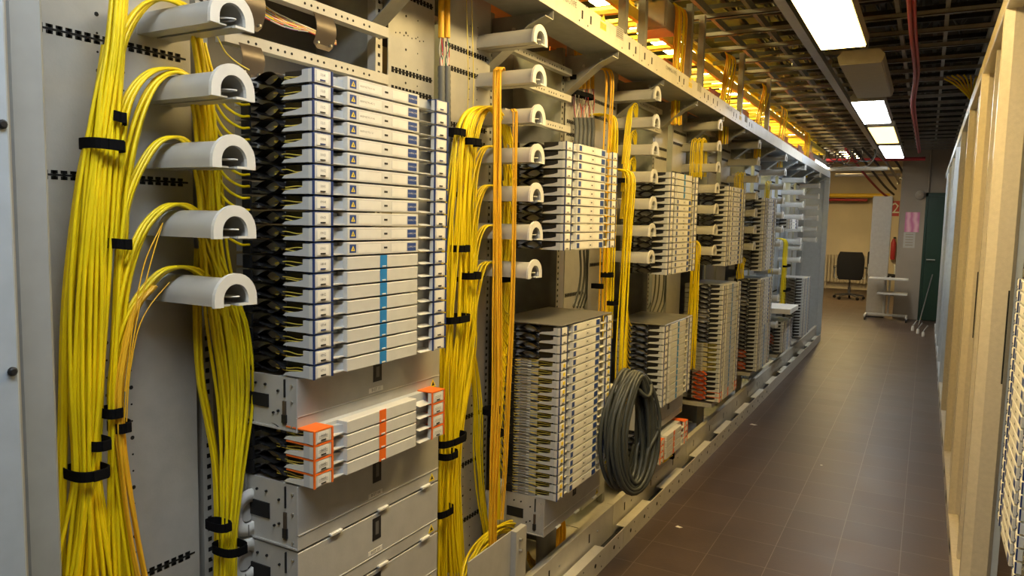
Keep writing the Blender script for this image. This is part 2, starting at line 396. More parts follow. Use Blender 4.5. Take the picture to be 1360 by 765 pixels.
# ------------------------------------------------------------------ left rack row
S0, PITCH = 1.165, 1.24
def S(b): return S0+PITCH*b
BEAMZ = [2.285, 2.268, 2.245, 2.227, 2.212, 2.20, 2.187, 2.18, 2.175]
def holes(mb, x, pts, r=0.003, m=HOLE):
    for (y, z) in pts: mb.disc((x, y, z), r, 'x', m, 7, 0.0006)
def slot_row(mb, x, y0, y1, z, m=HOLE, s=0.017):
    y = y0
    mb.box(x, x+0.0007, y0, y1, z-0.002, z+0.002, m)
    while y < y1-0.010:
        mb.box(x, x+0.0008, y, y+0.012, z-s/2, z-s/2+0.006, m); mb.box(x, x+0.0008, y, y+0.012, z+s/2-0.006, z+s/2, m)
        mb.box(x, x+0.0008, y+0.003, y+0.009, z-s/2, z+s/2, m)
        y += 0.0175
RACKT = []
def rack(b):
    s = S(b); far = b >= 3
    steel = BLUEG_COOL if b >= 5 else GREY; pan = BLUEG_COOL if b >= 5 else PANEL  # farther racks coloured bluish to carry the cool lamplight
    t = thing('cable_rack', '%s in the row, %s steel frame with panels and cable spools' % (RACK[b], 'bluish cool-lit' if b >= 5 else 'beige-grey'), 'rack', (0, s-0.415, 0))
    RACKT.append(t); X = -1.40
    Y0, Y1 = (0.04 if b else -0.03), 0.33                                    # spool panel
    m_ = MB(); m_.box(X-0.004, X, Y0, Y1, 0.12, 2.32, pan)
    rows = (2.12, 1.863, 1.603, 0.775, 0.50) if b == 0 else (2.10, 2.03, 1.85, 1.80, 1.62, 1.33, 0.83, 0.66, 0.45)
    for z in rows: slot_row(m_, X, Y0+0.008, Y1-0.012, z)
    if not far:
        z = 0.3
        while z < 2.2:
            big = (int(z/0.035) % 3 == 0)
            holes(m_, X, [(Y0+0.155, z), (Y0+0.205, z+0.006)], 0.0045 if big else 0.0022)
            z += 0.035
    m_.build('spool_panel', t)
    m_ = MB(); m_.box(X-0.25, X-0.005, Y1-0.004, Y1, 0.12, 2.25, pan); m_.build('side_panel', t)
    # upper plate between post and panel
    if b > 0:
        m_ = MB(); x = -1.43; m_.prism([(-0.205, 1.86), (-0.18, 1.82), (0.03, 1.82), (0.03, 2.42 if b < 3 else 2.2), (-0.205, 2.42 if b < 3 else 2.2)], 'x', x-0.003, x, PANEL if b < 5 else BLUEG_COOL)
        for z in (2.21, 1.98, 1.925): slot_row(m_, x, -0.19, 0.02, z)
        if not far:
            holes(m_, x, [(-0.12, 1.9+0.05*i) for i in range(9)], 0.004); holes(m_, x, [(-0.17+0.02*i, 2.09+0.004*(i % 2)) for i in range(8)], 0.0025)
            holes(m_, x, [(-0.06, 1.9+0.05*i) for i in range(9)], 0.0022)
        m_.build('perforated_plate', t)
        m_ = MB(); m_.box(X-0.02, X-0.016, -0.20, 0.035, 0.12, 1.83, PANEL if b < 5 else BLUEG_COOL)
        if not far:
            for z in (1.2, 0.83, 0.45): slot_row(m_, X-0.016, -0.19, 0.02, z)
        m_.build('lower_plate', t)
    # stack bay frame: post after the stack, rails behind
    for (y0, xf) in ((0.36, -1.42), (0.965, -1.42)):
        fr = GALV if b < 5 else BLUEG_COOL
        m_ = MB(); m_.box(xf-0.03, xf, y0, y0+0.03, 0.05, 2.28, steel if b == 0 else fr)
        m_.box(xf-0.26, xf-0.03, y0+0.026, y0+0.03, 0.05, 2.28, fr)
        if not far:
            z = 0.2
            while z < 2.2: m_.box(xf, xf+0.0007, y0+0.010, y0+0.020, z, z+0.010, HOLE); z += 0.025
        m_.build('upright', t)
    m_ = MB(); m_.box(-1.68, -1.675, 0.36, 1.2, 0.05, 2.3, DGREY if b < 5 else MGREY); m_.build('back_panel', t)
    for z in (1.915, 2.045, 2.155) if b < 5 else (2.05,):
        m_ = MB(); m_.box(-1.40, -1.37, 0.395, 0.962, z, z+0.024, steel); m_.box(-1.40, -1.3701, 0.395, 0.962, z+0.0241, z+0.027, steel)
        if not far: holes(m_, -1.37, [(0.46+0.022*i, z+0.012) for i in range(20) if i % 5 not in (2,)], 0.0035)
        m_.build('cross_rail', t)
    # beam and brackets on top
    z0, z1 = BEAMZ[b], BEAMZ[b+1]
    xb = -1.17
    def bx(zoff0, zoff1, xa, xc):
        vs = [(xa, 0, z0+zoff0), (xc, 0, z0+zoff0), (xc, PITCH-0.004, z1+zoff0), (xa, PITCH-0.004, z1+zoff0),
              (xa, 0, z0+zoff1), (xc, 0, z0+zoff1), (xc, PITCH-0.004, z1+zoff1), (xa, PITCH-0.004, z1+zoff1)]
        return vs, [(0,3,2,1),(4,5,6,7),(0,1,5,4),(1,2,6,5),(2,3,7,6),(3,0,4,7)]
    m_ = MB(); v, f = bx(0, 0.085, xb-0.003, xb); m_.add(v, f, BEIGE if b < 6 else BLUEG_COOL)
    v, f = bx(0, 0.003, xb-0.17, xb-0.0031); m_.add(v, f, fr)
    v, f = bx(0.004, 0.10, xb-0.173, xb-0.17); m_.add(v, f, steel)
    if b < 4:
        def zz(y): return z0+(z1-z0)*y/PITCH
        for y in (0.06, 0.16, 0.60, 0.68, 1.10, 1.18): m_.box(xb, xb+0.001, y, y+0.012, zz(y)+0.03, zz(y)+0.06, HOLE)
        holes(m_, xb, [(y, zz(y)+0.085) for y in (0.03, 0.1, 0.2, 0.55, 0.64, 1.05, 1.14)], 0.004)
        holes(m_, xb, [(y, zz(y)+0.018) for y in (0.03, 0.12, 0.24, 0.58, 0.66, 1.02, 1.16)], 0.004)
    m_.build('top_beam', t)
    if b < 4:
        m_ = MB(); text_mb(m_, 'COMMSCOPE', 0.030, (xb+0.0015, 0.46, z0+0.052), DGREY); m_.build('lettering', t)
        m_ = MB(); m_.box(xb, xb+0.001, 0.78, 0.84, z0+0.025, z0+0.052, LASER); m_.box(xb, xb+0.001, 0.785, 0.79, z0+0.06, z0+0.07, LASER)
        m_.prism([(0.79, z0+0.060), (0.83, z0+0.060), (0.81, z0+0.086)], 'x', xb, xb+0.001, LASER)
        for q_ in range(4): m_.box(xb+0.001, xb+0.0014, 0.784, 0.836, z0+0.030+0.005*q_, z0+0.0315+0.005*q_, DGREY)
        m_.build('warning_label', t)
        m_ = MB(); m_.box(xb, xb+0.001, 0.95, 1.03, z0+0.03, z0+0.075, PAPERG)
        for q_ in range(5): m_.box(xb+0.001, xb+0.0013, 0.957, 1.022, z0+0.036+0.008*q_, z0+0.039+0.008*q_, DGREY)
        m_.build('type_plate', t)
    for y in (0.345, 0.965):
        zb = z0+(z1-z0)*y/PITCH
        m_ = MB()
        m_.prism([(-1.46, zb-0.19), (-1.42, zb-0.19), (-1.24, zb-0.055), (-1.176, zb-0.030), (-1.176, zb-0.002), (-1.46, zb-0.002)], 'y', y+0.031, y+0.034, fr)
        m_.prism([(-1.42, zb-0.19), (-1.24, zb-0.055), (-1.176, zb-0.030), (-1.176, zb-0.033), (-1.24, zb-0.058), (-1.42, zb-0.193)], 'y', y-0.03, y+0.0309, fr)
        for (a, c) in ((-1.40, zb-0.10), (-1.33, zb-0.05), (-1.25, zb-0.03)): m_.tube([(a, y+0.0305, c), (a, y+0.026, c)], 0.007, ZINC, 8)
        m_.build('bracket', t)
    # floor rails
    m_ = MB(); m_.box(-1.168, -1.164, 0, PITCH-0.004, 0, 0.095, BEIGE); m_.box(-1.21, -1.1681, 0, PITCH-0.004, 0.06, 0.064, BLACK)
    for (a, c) in ((0.02, 0.40), (0.62, 1.0)): m_.box(-1.21, -1.1641, a, c, 0.092, 0.0955, BEIGE)
    if b < 5:
        for y in (0.1, 0.3, 0.5, 0.72, 0.9, 1.12): m_.disc((-1.164, y, 0.05), 0.010, 'x', HOLE, 8); m_.disc((-1.164, y+0.05, 0.075), 0.004, 'x', HOLE, 6); m_.disc((-1.164, y+0.07, 0.02), 0.004, 'x', HOLE, 6)
    m_.build('floor_rail', t)
    m_ = MB(); m_.box(-1.224, -1.22, 0, PITCH-0.004, 0.02, 0.20, BEIGE); m_.box(-1.25, -1.2241, 0, PITCH-0.004, 0.197, 0.20, BEIGE)
    if b < 5:
        for y in (0.15, 0.55, 0.95): m_.box(-1.22, -1.2195, y, y+0.012, 0.12, 0.16, HOLE); m_.disc((-1.22, y+0.1, 0.14), 0.005, 'x', ZINC, 6, 0.003)
    m_.build('inner_rail', t)
    MB().box(-1.66, -1.2241, 0.002, PITCH-0.006, 0.03, 0.045, BEIGE).build('base_shelf', t)
    if b in (1, 2, 3, 4):
        m_ = MB(); m_.box(-1.36, -1.32, 0.74, 0.78, 0.0451, 0.34, steel); m_.box(-1.318, -1.30, 0.735, 0.785, 0.0451, 0.055, ZINC); m_.build('foot_post', t)
    # spools
    zs = (1.391, 1.523, 1.658, 1.790, 1.923, 2.055) if b == 0 else tuple(1.378+0.131*i for i in range(7))
    if b == 5: zs = zs + (0.62, 0.87, 1.12)
    if b == 6: zs = (1.18, 1.31)+zs
    for z in zs:
        p = SPOOLM[0].copy(); COL.objects.link(p); p.parent = t; p.location = (X, 0.248+(0.03 if b else 0), z-(0.025 if b else 0.0185))
        e = SPOOLM[1].copy(); COL.objects.link(e); e.parent = p; e.location = (0, 0, 0)
        if b < 3: c_ = SPOOLM[2].copy(); COL.objects.link(c_); c_.parent = p; c_.location = (0, 0, 0)
    return t
# spool: D-shaped half pipe with an end flange and a clip
def arch(r, zb, n=14):
    return [(-r, zb)]+[(r*math.cos(PI-PI*k/n), r*math.sin(PI-PI*k/n)) for k in range(n+1)]+[(r, zb)]
def make_spool():
    m_ = MB(); L = 0.225; o_, i_ = arch(0.040, -0.010), arch(0.036, -0.010)
    for P, flip in ((o_, False), (i_, True)):
        rows = [[(x, a, b_) for a, b_ in P] for x in (0.0, L-0.004)]
        m_.sweep2(rows, SPOOL)
    m_.box(0, L-0.004, -0.040, -0.008, -0.013, -0.010, SPOOL); m_.box(0, L-0.004, 0.004, 0.040, -0.013, -0.010, SPOOL)
    m_.box(0, 0.10, -0.022, 0.022, -0.009, 0.024, SPOOL)
    tube_ = m_.build('cable_spool')
    m_ = MB(); O = arch(0.051, -0.014); I = arch(0.030, -0.014); n = len(O)
    vs = []; 
    for x in (L-0.004, L+0.004): vs += [(x, a, b_) for a, b_ in O]+[(x, a, b_) for a, b_ in I]
    fs = []
    for k in range(n-1):
        fs.append((2*n+k, 2*n+k+1, 3*n+k+1, 3*n+k)); fs.append((k, n+k, n+k+1, k+1)); fs.append((k, k+1, 2*n+k+1, 2*n+k)); fs.append((n+k, 3*n+k, 3*n+k+1, n+k+1))
    fs.append((0, 2*n, 3*n, n)); fs.append((n-1, 2*n-1, 4*n-1, 3*n-1))
    m_.add(vs, fs, SPOOLW); m_.box(L-0.004, L+0.004, 0.006, 0.03, -0.0135, -0.009, SPOOLW)
    fl_ = m_.build('end_flange')
    m_ = MB(); m_.tube(spline([(0.10, -0.016, 0.004), (0.17, -0.016, 0.004), (0.21, -0.004, 0.004), (0.222, 0.012, 0.004), (0.20, 0.017, 0.004), (0.17, 0.006, 0.004)], 5), 0.0016, SPOOLW, 6)
    cp = m_.build('wire_clip')
    return tube_, fl_, cp
SPOOLM = make_spool()
for b in range(8): rack(b)
for o in SPOOLM: bpy.data.objects.remove(o)

# row end panel and near cabinet
t = thing('end_panel', 'pale blue-white steel panel closing the far end of the left row', 'panel', (-1.17, S(7)+0.85, 0))
MB().cbox(-0.42, 0, 0, 0.03, 0.005, 2.24, BLUEG_COOL, 0.003).build('sheet', t)
MB().cbox(-0.06, 0.004, -0.03, -0.001, 0.1, 2.13, BLUEG_COOL, 0.003).build('edge_profile', t)
t = thing('steel_cabinet', 'tall pale blue-grey steel cabinet at the left edge of the picture', 'cabinet', (-1.12, 0.56, 0))
CABB = mat('cabinet_blue_grey', (0.36, 0.42, 0.49), 0.35)
MB().cbox(-0.03, 0, -1.0, 0.012, 0.10, 2.3, CABB, 0.004).build('door', t)
m_ = MB(); m_.cbox(-0.38, -0.031, -1.0, 0.03, 0.0, 2.35, MGREY, 0.004); m_.build('cabinet_body', t)
m_ = MB(); m_.cbox(-0.16, -0.04, 0.031, 0.085, 0.0, 2.35, mat('frame_grey', (0.27, 0.29, 0.30), 0.4), 0.006); m_.cbox(-0.26, -0.161, 0.05, 0.10, 0.0, 2.35, PANEL, 0.004); m_.build('door_frame', t)
for z in (1.655, 1.31, 0.97): 
    m_ = MB(); m_.tube([(0.0, 0.001, z), (0.003, 0.001, z)], 0.0065, BLACK, 12); m_.tube([(0.003, 0.001, z), (0.006, 0.001, z)], [0.006, 0.004], BLACK, 12); m_.build('screw', t)

# ------------------------------------------------------------------ splice trays
TP = 0.0325
def make_tray(style, guide, detail, ear_text=None, front_text=None, slotc=BLACK, accent=None):
    edge = {'orange': ORANGE}.get(style, NAVY); h = TP-0.0028
    t = thing('splice_tray', 'splice tray', 'splice tray')
    m_ = MB(); m_.box(-0.27, -0.031, 0.03, 0.47, 0.002, h-0.001, TRAYS); m_.box(-0.031, -0.022, 0.06, 0.104, 0.001, 0.003, TRAYS)
    m_.build('tray_body', t)
    # centre front
    m_ = MB(); m_.cbox(-0.03, 0, 0.105, 0.37, 0.0006, h, TRAYW, 0.0012)
    m_.prism([(-0.03, 0.07), (-0.012, 0.1049), (-0.03, 0.1049)], 'z', 0.003, h*0.72, TRAYS)     # gusset between cover and front
    m_.box(-0.030, -0.008, 0.055, 0.1049, 0.0018, 0.0045, TRAYW)
    fp = m_.build('front_panel', t)
    if style == 'label':
        m_ = MB(); m_.box(0, 0.0006, 0.113, 0.134, 0.006, h-0.005, NAVYL)
        if detail: m_.prism([(0.117, 0.010), (0.130, 0.010), (0.1235, 0.0215)], 'x', 0.0006, 0.001, LASER); m_.prism([(0.1215, 0.012), (0.1255, 0.012), (0.1235, 0.018)], 'x', 0.001, 0.0012, NAVYL)
        m_.build('warning_label', fp)
        m_ = MB(); m_.box(0, 0.0005, 0.142, 0.222, 0.005, h-0.005, LABELW)
        if front_text: text_mb(m_, front_text, 0.0062, (0.0008, 0.146, h/2), DGREY, align='LEFT')
        m_.box(0, 0.0005, 0.262, 0.32, 0.005, h-0.005, LABELW); m_.build('label_plate', fp)
        m_ = MB(); m_.box(0, 0.0006, 0.234, 0.246, 0.013, 0.0175, BLACK); m_.build('latch_slot', fp)
        m_ = MB(); m_.box(0, 0.0006, 0.325, 0.360, 0.005, h-0.005, NAVYL)
        if detail: text_mb(m_, 'COMMSCOPE', 0.0058, (0.0009, 0.3425, h/2), LABELW)
        m_.build('logo_plate', fp)
    else:
        m_ = MB(); m_.box(0, 0.0008, 0.220, 0.245, 0.0005, h+0.0008, ORANGE if style == 'orange' else SKYB); m_.cbox(0.0008, 0.003, 0.226, 0.239, 0.002, 0.0055, TRAYW, 0.0006)
        m_.build('stripe', fp)
    # end covers
    for (y0, first) in ((0.0, True), (0.44, False)):
        m_ = MB(); m_.box(-0.014, -0.001, y0+0.006, y0+0.054, 0.001, h-0.001, TRAYW if style != 'orange' else TRAYW)
        for yy in (y0, y0+0.0555): m_.box(-0.003, 0.0004, yy, yy+0.0045, 0.0, h, edge)
        m_.box(-0.014, -0.0031, y0+0.0005, y0+0.0595, 0.0008, h-0.002, TRAYW)
        if style == 'orange': m_.box(-0.085, 0.0, y0+0.001, y0+0.059, h-0.0012, h+0.0016, ORANGE)
        elif detail: m_.box(-0.030, -0.001, y0+0.007, y0+0.052, h-0.0008, h+0.0010, NAVY)
        # side handle
        if first:
            m_.box(-0.032, -0.0141, y0+0.001, y0+0.006, 0.001, h-0.002, TRAYS)
            m_.prism([(-0.032, 0.001), (-0.032, 0.016), (-0.050, 0.0115), (-0.084, 0.0075), (-0.092, 0.001)], 'y', y0+0.001, y0+0.010, TRAYS if style != 'orange' else TRAYW)
            m_.box(-0.098, -0.0325, y0+0.018, y0+0.022, 0.0005, h, BLACK)  # black sheet painted in as the shade inside the hollow
        else:
            m_.prism([(-0.03, 0.0015), (-0.004, 0.0015), (-0.03, 0.008)], 'y', y0-0.05, y0-0.001, TRAYW)
        e_ = m_.build('end_cover', t)
        m_ = MB(); m_.box(-0.001, 0.0002, y0+0.011, y0+0.046, 0.004, h-0.004, LABELW)
        m_.box(0.0002, 0.0010, y0+0.021, y0+0.036, 0.0055, 0.0085, slotc)
        if first and ear_text: text_mb(m_, ear_text, 0.0085, (0.0006, y0+0.0285, 0.0175), DGREY)
        if accent: m_.box(0.0002, 0.0008, y0+0.026, y0+0.042, 0.011, 0.024, accent)
        if style == 'orange' and detail:
            for q_ in range(3): m_.box(0.0002, 0.0006, y0+0.014, y0+0.042, 0.0115+q_*0.0028, 0.0122+q_*0.0028, MGREY)
        m_.build('label_plate', e_)
    # bend guide
    gm = {'black': RUBBER, 'orange': ORANGE, 'beige': PAPERG, 'fibre': MGREY}[guide]
    m_ = MB(); N = 12
    if guide != 'fibre':
        for sgn in (1, -1):
            rows = []
            for k in range(N+1):
                u = k/N; x = -0.098-0.085*u
                bul = math.sin(PI*min(1, u*1.15))**0.8 if u*1.15 < 1 else 0
                z = TP/2+sgn*(0.0005+0.0145*bul)
                if sgn < 0: z += 0.004*math.exp(-((u-0.55)/0.08)**2)
                rows.append([(x, 0.0+0.004*abs(math.sin(PI*u)), z), (x, 0.03, z), (x, 0.075, z-0.001*sgn)])
            m_.sweep2(rows, gm); m_.sweep2([[(p[0], p[1], p[2]-0.0014*sgn) for p in r_] for r_ in rows], gm)
        m_.box(-0.185, -0.098, 0.07, 0.075, 0.001, h, HOLE if guide == 'black' else gm)
        m_.tube([(-0.098, 0.004, TP/2), (-0.09, 0.006, TP/2-0.002)], 0.003, gm, 6)
    else:
        for k in range(3):
            z = 0.006+k*0.0095
            m_.cyl((-0.165, 0.004, z), (-0.135, 0.004, z+0.001), 0.0032, MGREY, 8); m_.cyl((-0.134, 0.004, z), (-0.122, 0.004, z), 0.0024, TRAYS, 6)
            m_.tube(spline([(-0.20, 0.01, z+0.004), (-0.185, 0.002, z-0.002), (-0.166, 0.004, z)], 3), 0.0012, YFIB, 5)
        m_.box(-0.2, -0.10, 0.05, 0.055, 0.001, h, DGREY)
    m_.box(-0.215, -0.190, 0.0, 0.05, 0.0, 0.004, BLACK); m_.box(-0.215, -0.190, 0.0, 0.006, 0.004, h, BLACK); m_.box(-0.207, -0.197, 0.006, 0.05, 0.010, 0.014, BLACK)
    m_.build('bend_guide', t)
    if detail or guide == 'fibre':
        m_ = MB()
        for k in range(2 if guide != 'fibre' else 4):
            z = 0.011+0.006*k
            m_.tube(spline([(-0.125, 0.012, z+random.uniform(-.003, .003)), (-0.09, 0.010, z+random.uniform(-.004, .004)), (-0.06, 0.012, z+random.uniform(-.003, .002)), (-0.036, 0.014, z)], 4), 0.0012, YFIB, 5)
        m_.build('fibre_tail', t)
    return t
PROTO = {}
def place_tray(key, args, X, Y, Z, rot, label, group):
    if key not in PROTO:
        t = make_tray(*args[0], **args[1]); t.location = (X, Y, Z); t.rotation_euler = (0, 0, rot); t['label'] = label; t['group'] = group; PROTO[key] = t; return t
    return copy_tree(PROTO[key], (X, Y, Z), rot, label, group)
def stack(b, ztop, n, spec, where, pitch=TP, X=-1.13, Y=None, rot=0, detail=False, texts=None, fronts=None, rackname=None):
    """spec(i) -> (style, guide, accent) for the i-th tray from the top"""
    Y = S(b) if Y is None else Y
    rn = rackname or RACK[b]
    for i in range(n):
        style, guide, accent = spec(i)
        tx = texts[i] if texts else None; fx = fronts[i] if fronts and i < len(fronts) else None
        sc = NAVY if (detail and i % 4 == 0) else BLACK
        if style == 'orange': sc = BLACK
        key = (style, guide, detail, tx, fx, sc.name, accent.name if accent else None)
        look = {'label': 'white tray with navy marks', 'stripe': 'plain tray with blue stripe', 'orange': 'tray with orange edges'}[style]
        pos = 'lowest' if i == n-1 else ORD[i]
        lb = '%s, %s, %s of %s' % (look, pos+(' from top' if 0 < i < n-1 else ''), where, rn)
        place_tray(key, ((style, guide, detail), dict(ear_text=tx, front_text=fx, slotc=sc, accent=accent)), X, Y, ztop-(i+1)*pitch, rot, lb, 'splice trays in the %s of %s' % (where, rn))

# sub-racks with closed drawer fronts
def subrack(b, z0, z1, label, txt=None, lip=True, strip=0.035, detail=True, X=-1.18, clips=True, top=None, W=0.545, mm=None, rot=0, Y=None):
    mm = mm or PANEL; h = z1-z0; t = thing('drawer_unit', label, 'drawer unit', (X, S(b) if Y is None else Y, z0), rot)
    # housing with a stepped side plate
    m_ = MB()
    zt = h if top is None else h+top
    m_.box(-0.22, -0.004, 0.004, W-0.004, 0.002, h-0.001, mm)
    m_.build('housing', t)
    if detail:
        m_ = MB()
        m_.box(-0.16, -0.09, 0.0005, 0.0039, h*0.38, h*0.62, HOLE)                      # cut-out in the side
        m_.box(-0.205, -0.165, 0.0, 0.0038, 0.002, h-0.002, mm); m_.box(-0.205, -0.002, -0.0005, 0.0036, 0.002, 0.006, mm)
        m_.box(-0.045, -0.036, 0.0, 0.0039, h*0.12, h*0.55, BROWN); m_.box(-0.047, -0.034, -0.001, 0.0039, h*0.15, h*0.30, BLACK)
        m_.box(-0.041, -0.038, 0.0, 0.0039, h*0.62, h*0.95, HOLE)
        for (x, zz) in ((-0.018, h*0.1), (-0.018, h*0.55), (-0.018, h*0.85), (-0.06, h*0.35), (-0.075, h*0.3), (-0.06, h*0.72), (-0.10, h*0.8), (-0.13, h*0.8)):
            m_.tube([(x, 0.0039, zz), (x, 0.0, zz)], 0.003, HOLE if x < -0.05 else ZINC, 7)
        m_.build('side_plate', t)
    m_ = MB(); zs_ = strip if lip else 0.0
    m_.cbox(-0.004, 0.0, 0.0, W, zs_+0.001, h-0.001, mm, 0.0012)
    if lip: m_.box(0, 0.0012, 0.002, W-0.002, zs_+0.001, zs_+0.003, TRAYW)
    d = m_.build('door', t)
    m_ = MB(); m_.box(0, 0.0008, W*0.47, W*0.53, zs_+(h-zs_)*0.38, zs_+(h-zs_)*0.9, BLACK); m_.box(0.0008, 0.0014, W*0.49, W*0.512, zs_+(h-zs_)*0.5, zs_+(h-zs_)*0.8, DGREY)
    m_.build('latch_window', d)
    if txt:
        m_ = MB(); m_.box(0, 0.0007, W*0.44, W*0.54, zs_+0.008, zs_+0.020, LABELW); text_mb(m_, txt, 0.011, (0.001, W*0.49, zs_+0.014), DGREY); m_.build('name_plate', d)
    if lip:
        m_ = MB(); m_.cbox(-0.004, -0.0004, 0.0, W, 0.001, zs_, mm, 0.001); l = m_.build('lower_strip', t)
        m_ = MB(); m_.prism([(W-0.045, 0.008), (W-0.018, 0.008), (W-0.0315, 0.030)], 'x', -0.0004, 0.0003, LASER); m_.prism([(W-0.0385, 0.012), (W-0.0245, 0.012), (W-0.0315, 0.024)], 'x', 0.0003, 0.0005, BLACK); m_.build('warning_label', l)
    if clips and detail:
        for y in (0.10, 0.275, 0.46):
            m_ = MB(); m_.cbox(-0.002, 0.007, y, y+0.04, -0.001, 0.006, TRAYW, 0.0015); m_.build('hinge_clip', t)
    return t
TX0 = ['11/4', '11/3', '11/2', '11/1', '1004', '1003', '1002', '1001', '0904', '0903', '0902', '0901', '0804', '0803', '0802', '0801', '0704', '0703', '0702', '0701']
FX0 = ['HASP/027 FG 01 46', 'HASP/027 FG 45 12', 'HASP/027 FG 05 46', 'HASP/027 FG 1 21']
for i in range(4, 12): FX0.append(None)
stack(0, 1.848, 20, lambda i: ('label' if i < 12 else 'stripe', 'black', None), 'upper stack', 0.0331, detail=True, texts=TX0, fronts=FX0)
TXO = ['0604', '0603', '0602', '0601']
stack(0, 1.074, 4, lambda i: ('orange', 'black', None), 'orange group', 0.0325, detail=True, texts=TXO)
subrack(0, 1.060, 1.183, 'closed grey drawer unit directly under the tall blue-edged tray stack', 'BGT 11')
subrack(0, 0.790, 0.940, 'grey drawer unit with label BGT 04 directly under the orange trays', 'BGT 04')
subrack(0, 0.640, 0.787, 'grey drawer unit with label BGT 03 below the BGT 04 one', 'BGT 03')
subrack(0, 0.490, 0.637, 'grey drawer unit at the bottom edge below the BGT 03 one', 'BGT 02')
subrack(0, 0.340, 0.487, 'lowest grey drawer unit of the nearest rack mostly out of view', 'BGT 01')
# rack 2
stack(1, 1.822, 12, lambda i: ('label', 'black', None), 'upper stack')
acc = [LASER]*30
stack(1, 1.155, 20, lambda i: ('label', 'black' if i < 4 else 'fibre', None if i < 4 else LASER), 'lower stack')
subrack(1, 0.355, 0.505, 'grey drawer unit at the foot of the second left rack', None)
t = thing('cover_plate', 'dark grey steel lid on top of the lower tray stack in the second rack', 'cover', (-1.13, S(1), 1.157))
MB().cbox(-0.30, -0.001, 0.0, 0.50, 0, 0.004, DGREY, 0.001).build('lid', t); MB().box(-0.30, -0.0, 0.06, 0.064, -0.0005, 0.0, ZINC).build('lid_edge', t)
# rack 3
stack(2, 1.795, 16, lambda i: ('stripe' if i < 4 else 'label', 'black', None), 'upper stack')
stack(2, 1.015, 13, lambda i: ('stripe', 'black', None), 'lower stack')
stack(2, 0.42, 4, lambda i: ('orange', 'black', None), 'bottom orange group')
subrack(2, 0.445, 0.585, 'grey drawer unit between the tray stacks of the third left rack', None, detail=False)
subrack(2, 0.21, 0.285, 'shallow grey unit under the orange trays of the third left rack', None, lip=False, detail=False)
t = thing('cover_plate', 'light grey steel lid on top of the lower tray stack in the third rack', 'cover', (-1.13, S(2), 1.017))
MB().cbox(-0.30, -0.001, 0.0, 0.50, 0, 0.004, ZINC, 0.001).build('lid', t); MB().box(-0.30, 0, 0.06, 0.064, -0.0005, 0, DGREY).build('lid_edge', t)
# rack 4
stack(3, 1.785, 16, lambda i: ('label', 'black', None), 'upper stack')
def g4(i): return ('stripe' if i < 19 else 'orange' if i > 21 else 'stripe', 'black' if i < 5 or 8 <= i < 12 else 'beige' if i < 8 else 'fibre' if i < 18 else 'orange', None)
stack(3, 1.140, 24, g4, 'lower stack')
# rack 5
stack(4, 1.755, 18, lambda i: ('label', 'black', None), 'upper stack')
stack(4, 1.105, 23, lambda i: ('label' if i < 12 else 'stripe', 'beige' if i in (5, 6) else 'orange' if i in (18, 19, 21, 22) else 'black', None), 'lower stack')
# rack 6
stack(5, 1.60, 3, lambda i: ('label', 'black', None), 'short upper stack')
stack(5, 0.62, 9, lambda i: ('stripe', 'orange' if 3 < i < 7 else 'black', None), 'lower stack')
t = thing('tray_box', 'white box-shaped unit tilted on the lower stack of the sixth left rack', 'box', (-1.08, S(5)-0.02, 0.70))
MB().cbox(-0.28, 0, 0, 0.5, 0, 0.05, LABELW, 0.004).build('box_body', t); MB().box(-0.29, -0.281, 0.05, 0.4, 0.005, 0.045, BLACK).build('cable_entry', t)
# rack 7
stack(6, 0.965, 20, lambda i: ('stripe', 'black', None), 'lower stack')
for b, (zl, zn) in {3: (0.345, 'fourth'), 4: (0.34, 'fifth'), 5: (0.30, 'sixth'), 6: (0.29, 'seventh')}.items():
    subrack(b, zl-0.03, zl, 'thin support tray under the lower stack of the %s left rack' % zn, None, lip=False, detail=False)

# ------------------------------------------------------------------ yellow cables
def disc_pts(n, seed):
    rd = random.Random(seed); out = []
    for k in range(n):
        r = math.sqrt((k+0.5)/n); a = k*2.39996; out.append((r*math.cos(a)+rd.uniform(-.08, .08), r*math.sin(a)+rd.uniform(-.08, .08)))
    return out
CG = {}
FARC = MB(); STUFF = [False]
def cable(pts, r, m_, label, group, n=6, sub=7):
    if STUFF[0]: FARC.tube(spline(pts, sub), r, m_, n); return None
    o = MB().tube(spline(pts, sub), r, m_, n).build('fibre_cable'); tag(o, label, 'cable', group); return o
def bundle(path, X, n, r, depth, label, group, seed=1, m_=None, mats=None, swap=0.25, sub=7, nside=6):
    rd = random.Random(seed); D = disc_pts(n, seed); out = []
    for k, (a, c) in enumerate(D):
        ph, fr = rd.uniform(0, 6.28), rd.uniform(0.5, 1.2); pts = []
        for i, pt_ in enumerate(path):
            px, py, hw = pt_[:3]; dx = pt_[3] if len(pt_) > 3 else 0.0
            aa = a+swap*math.sin(ph+fr*i*1.3); cc = c+swap*math.cos(ph+fr*i)
            pts.append(onX(px+aa*hw, py, X+dx+cc*depth))
        out.append(cable(pts, r, (mats[k % len(mats)] if mats else m_ or YCAB), label, group, nside, sub))
    return out
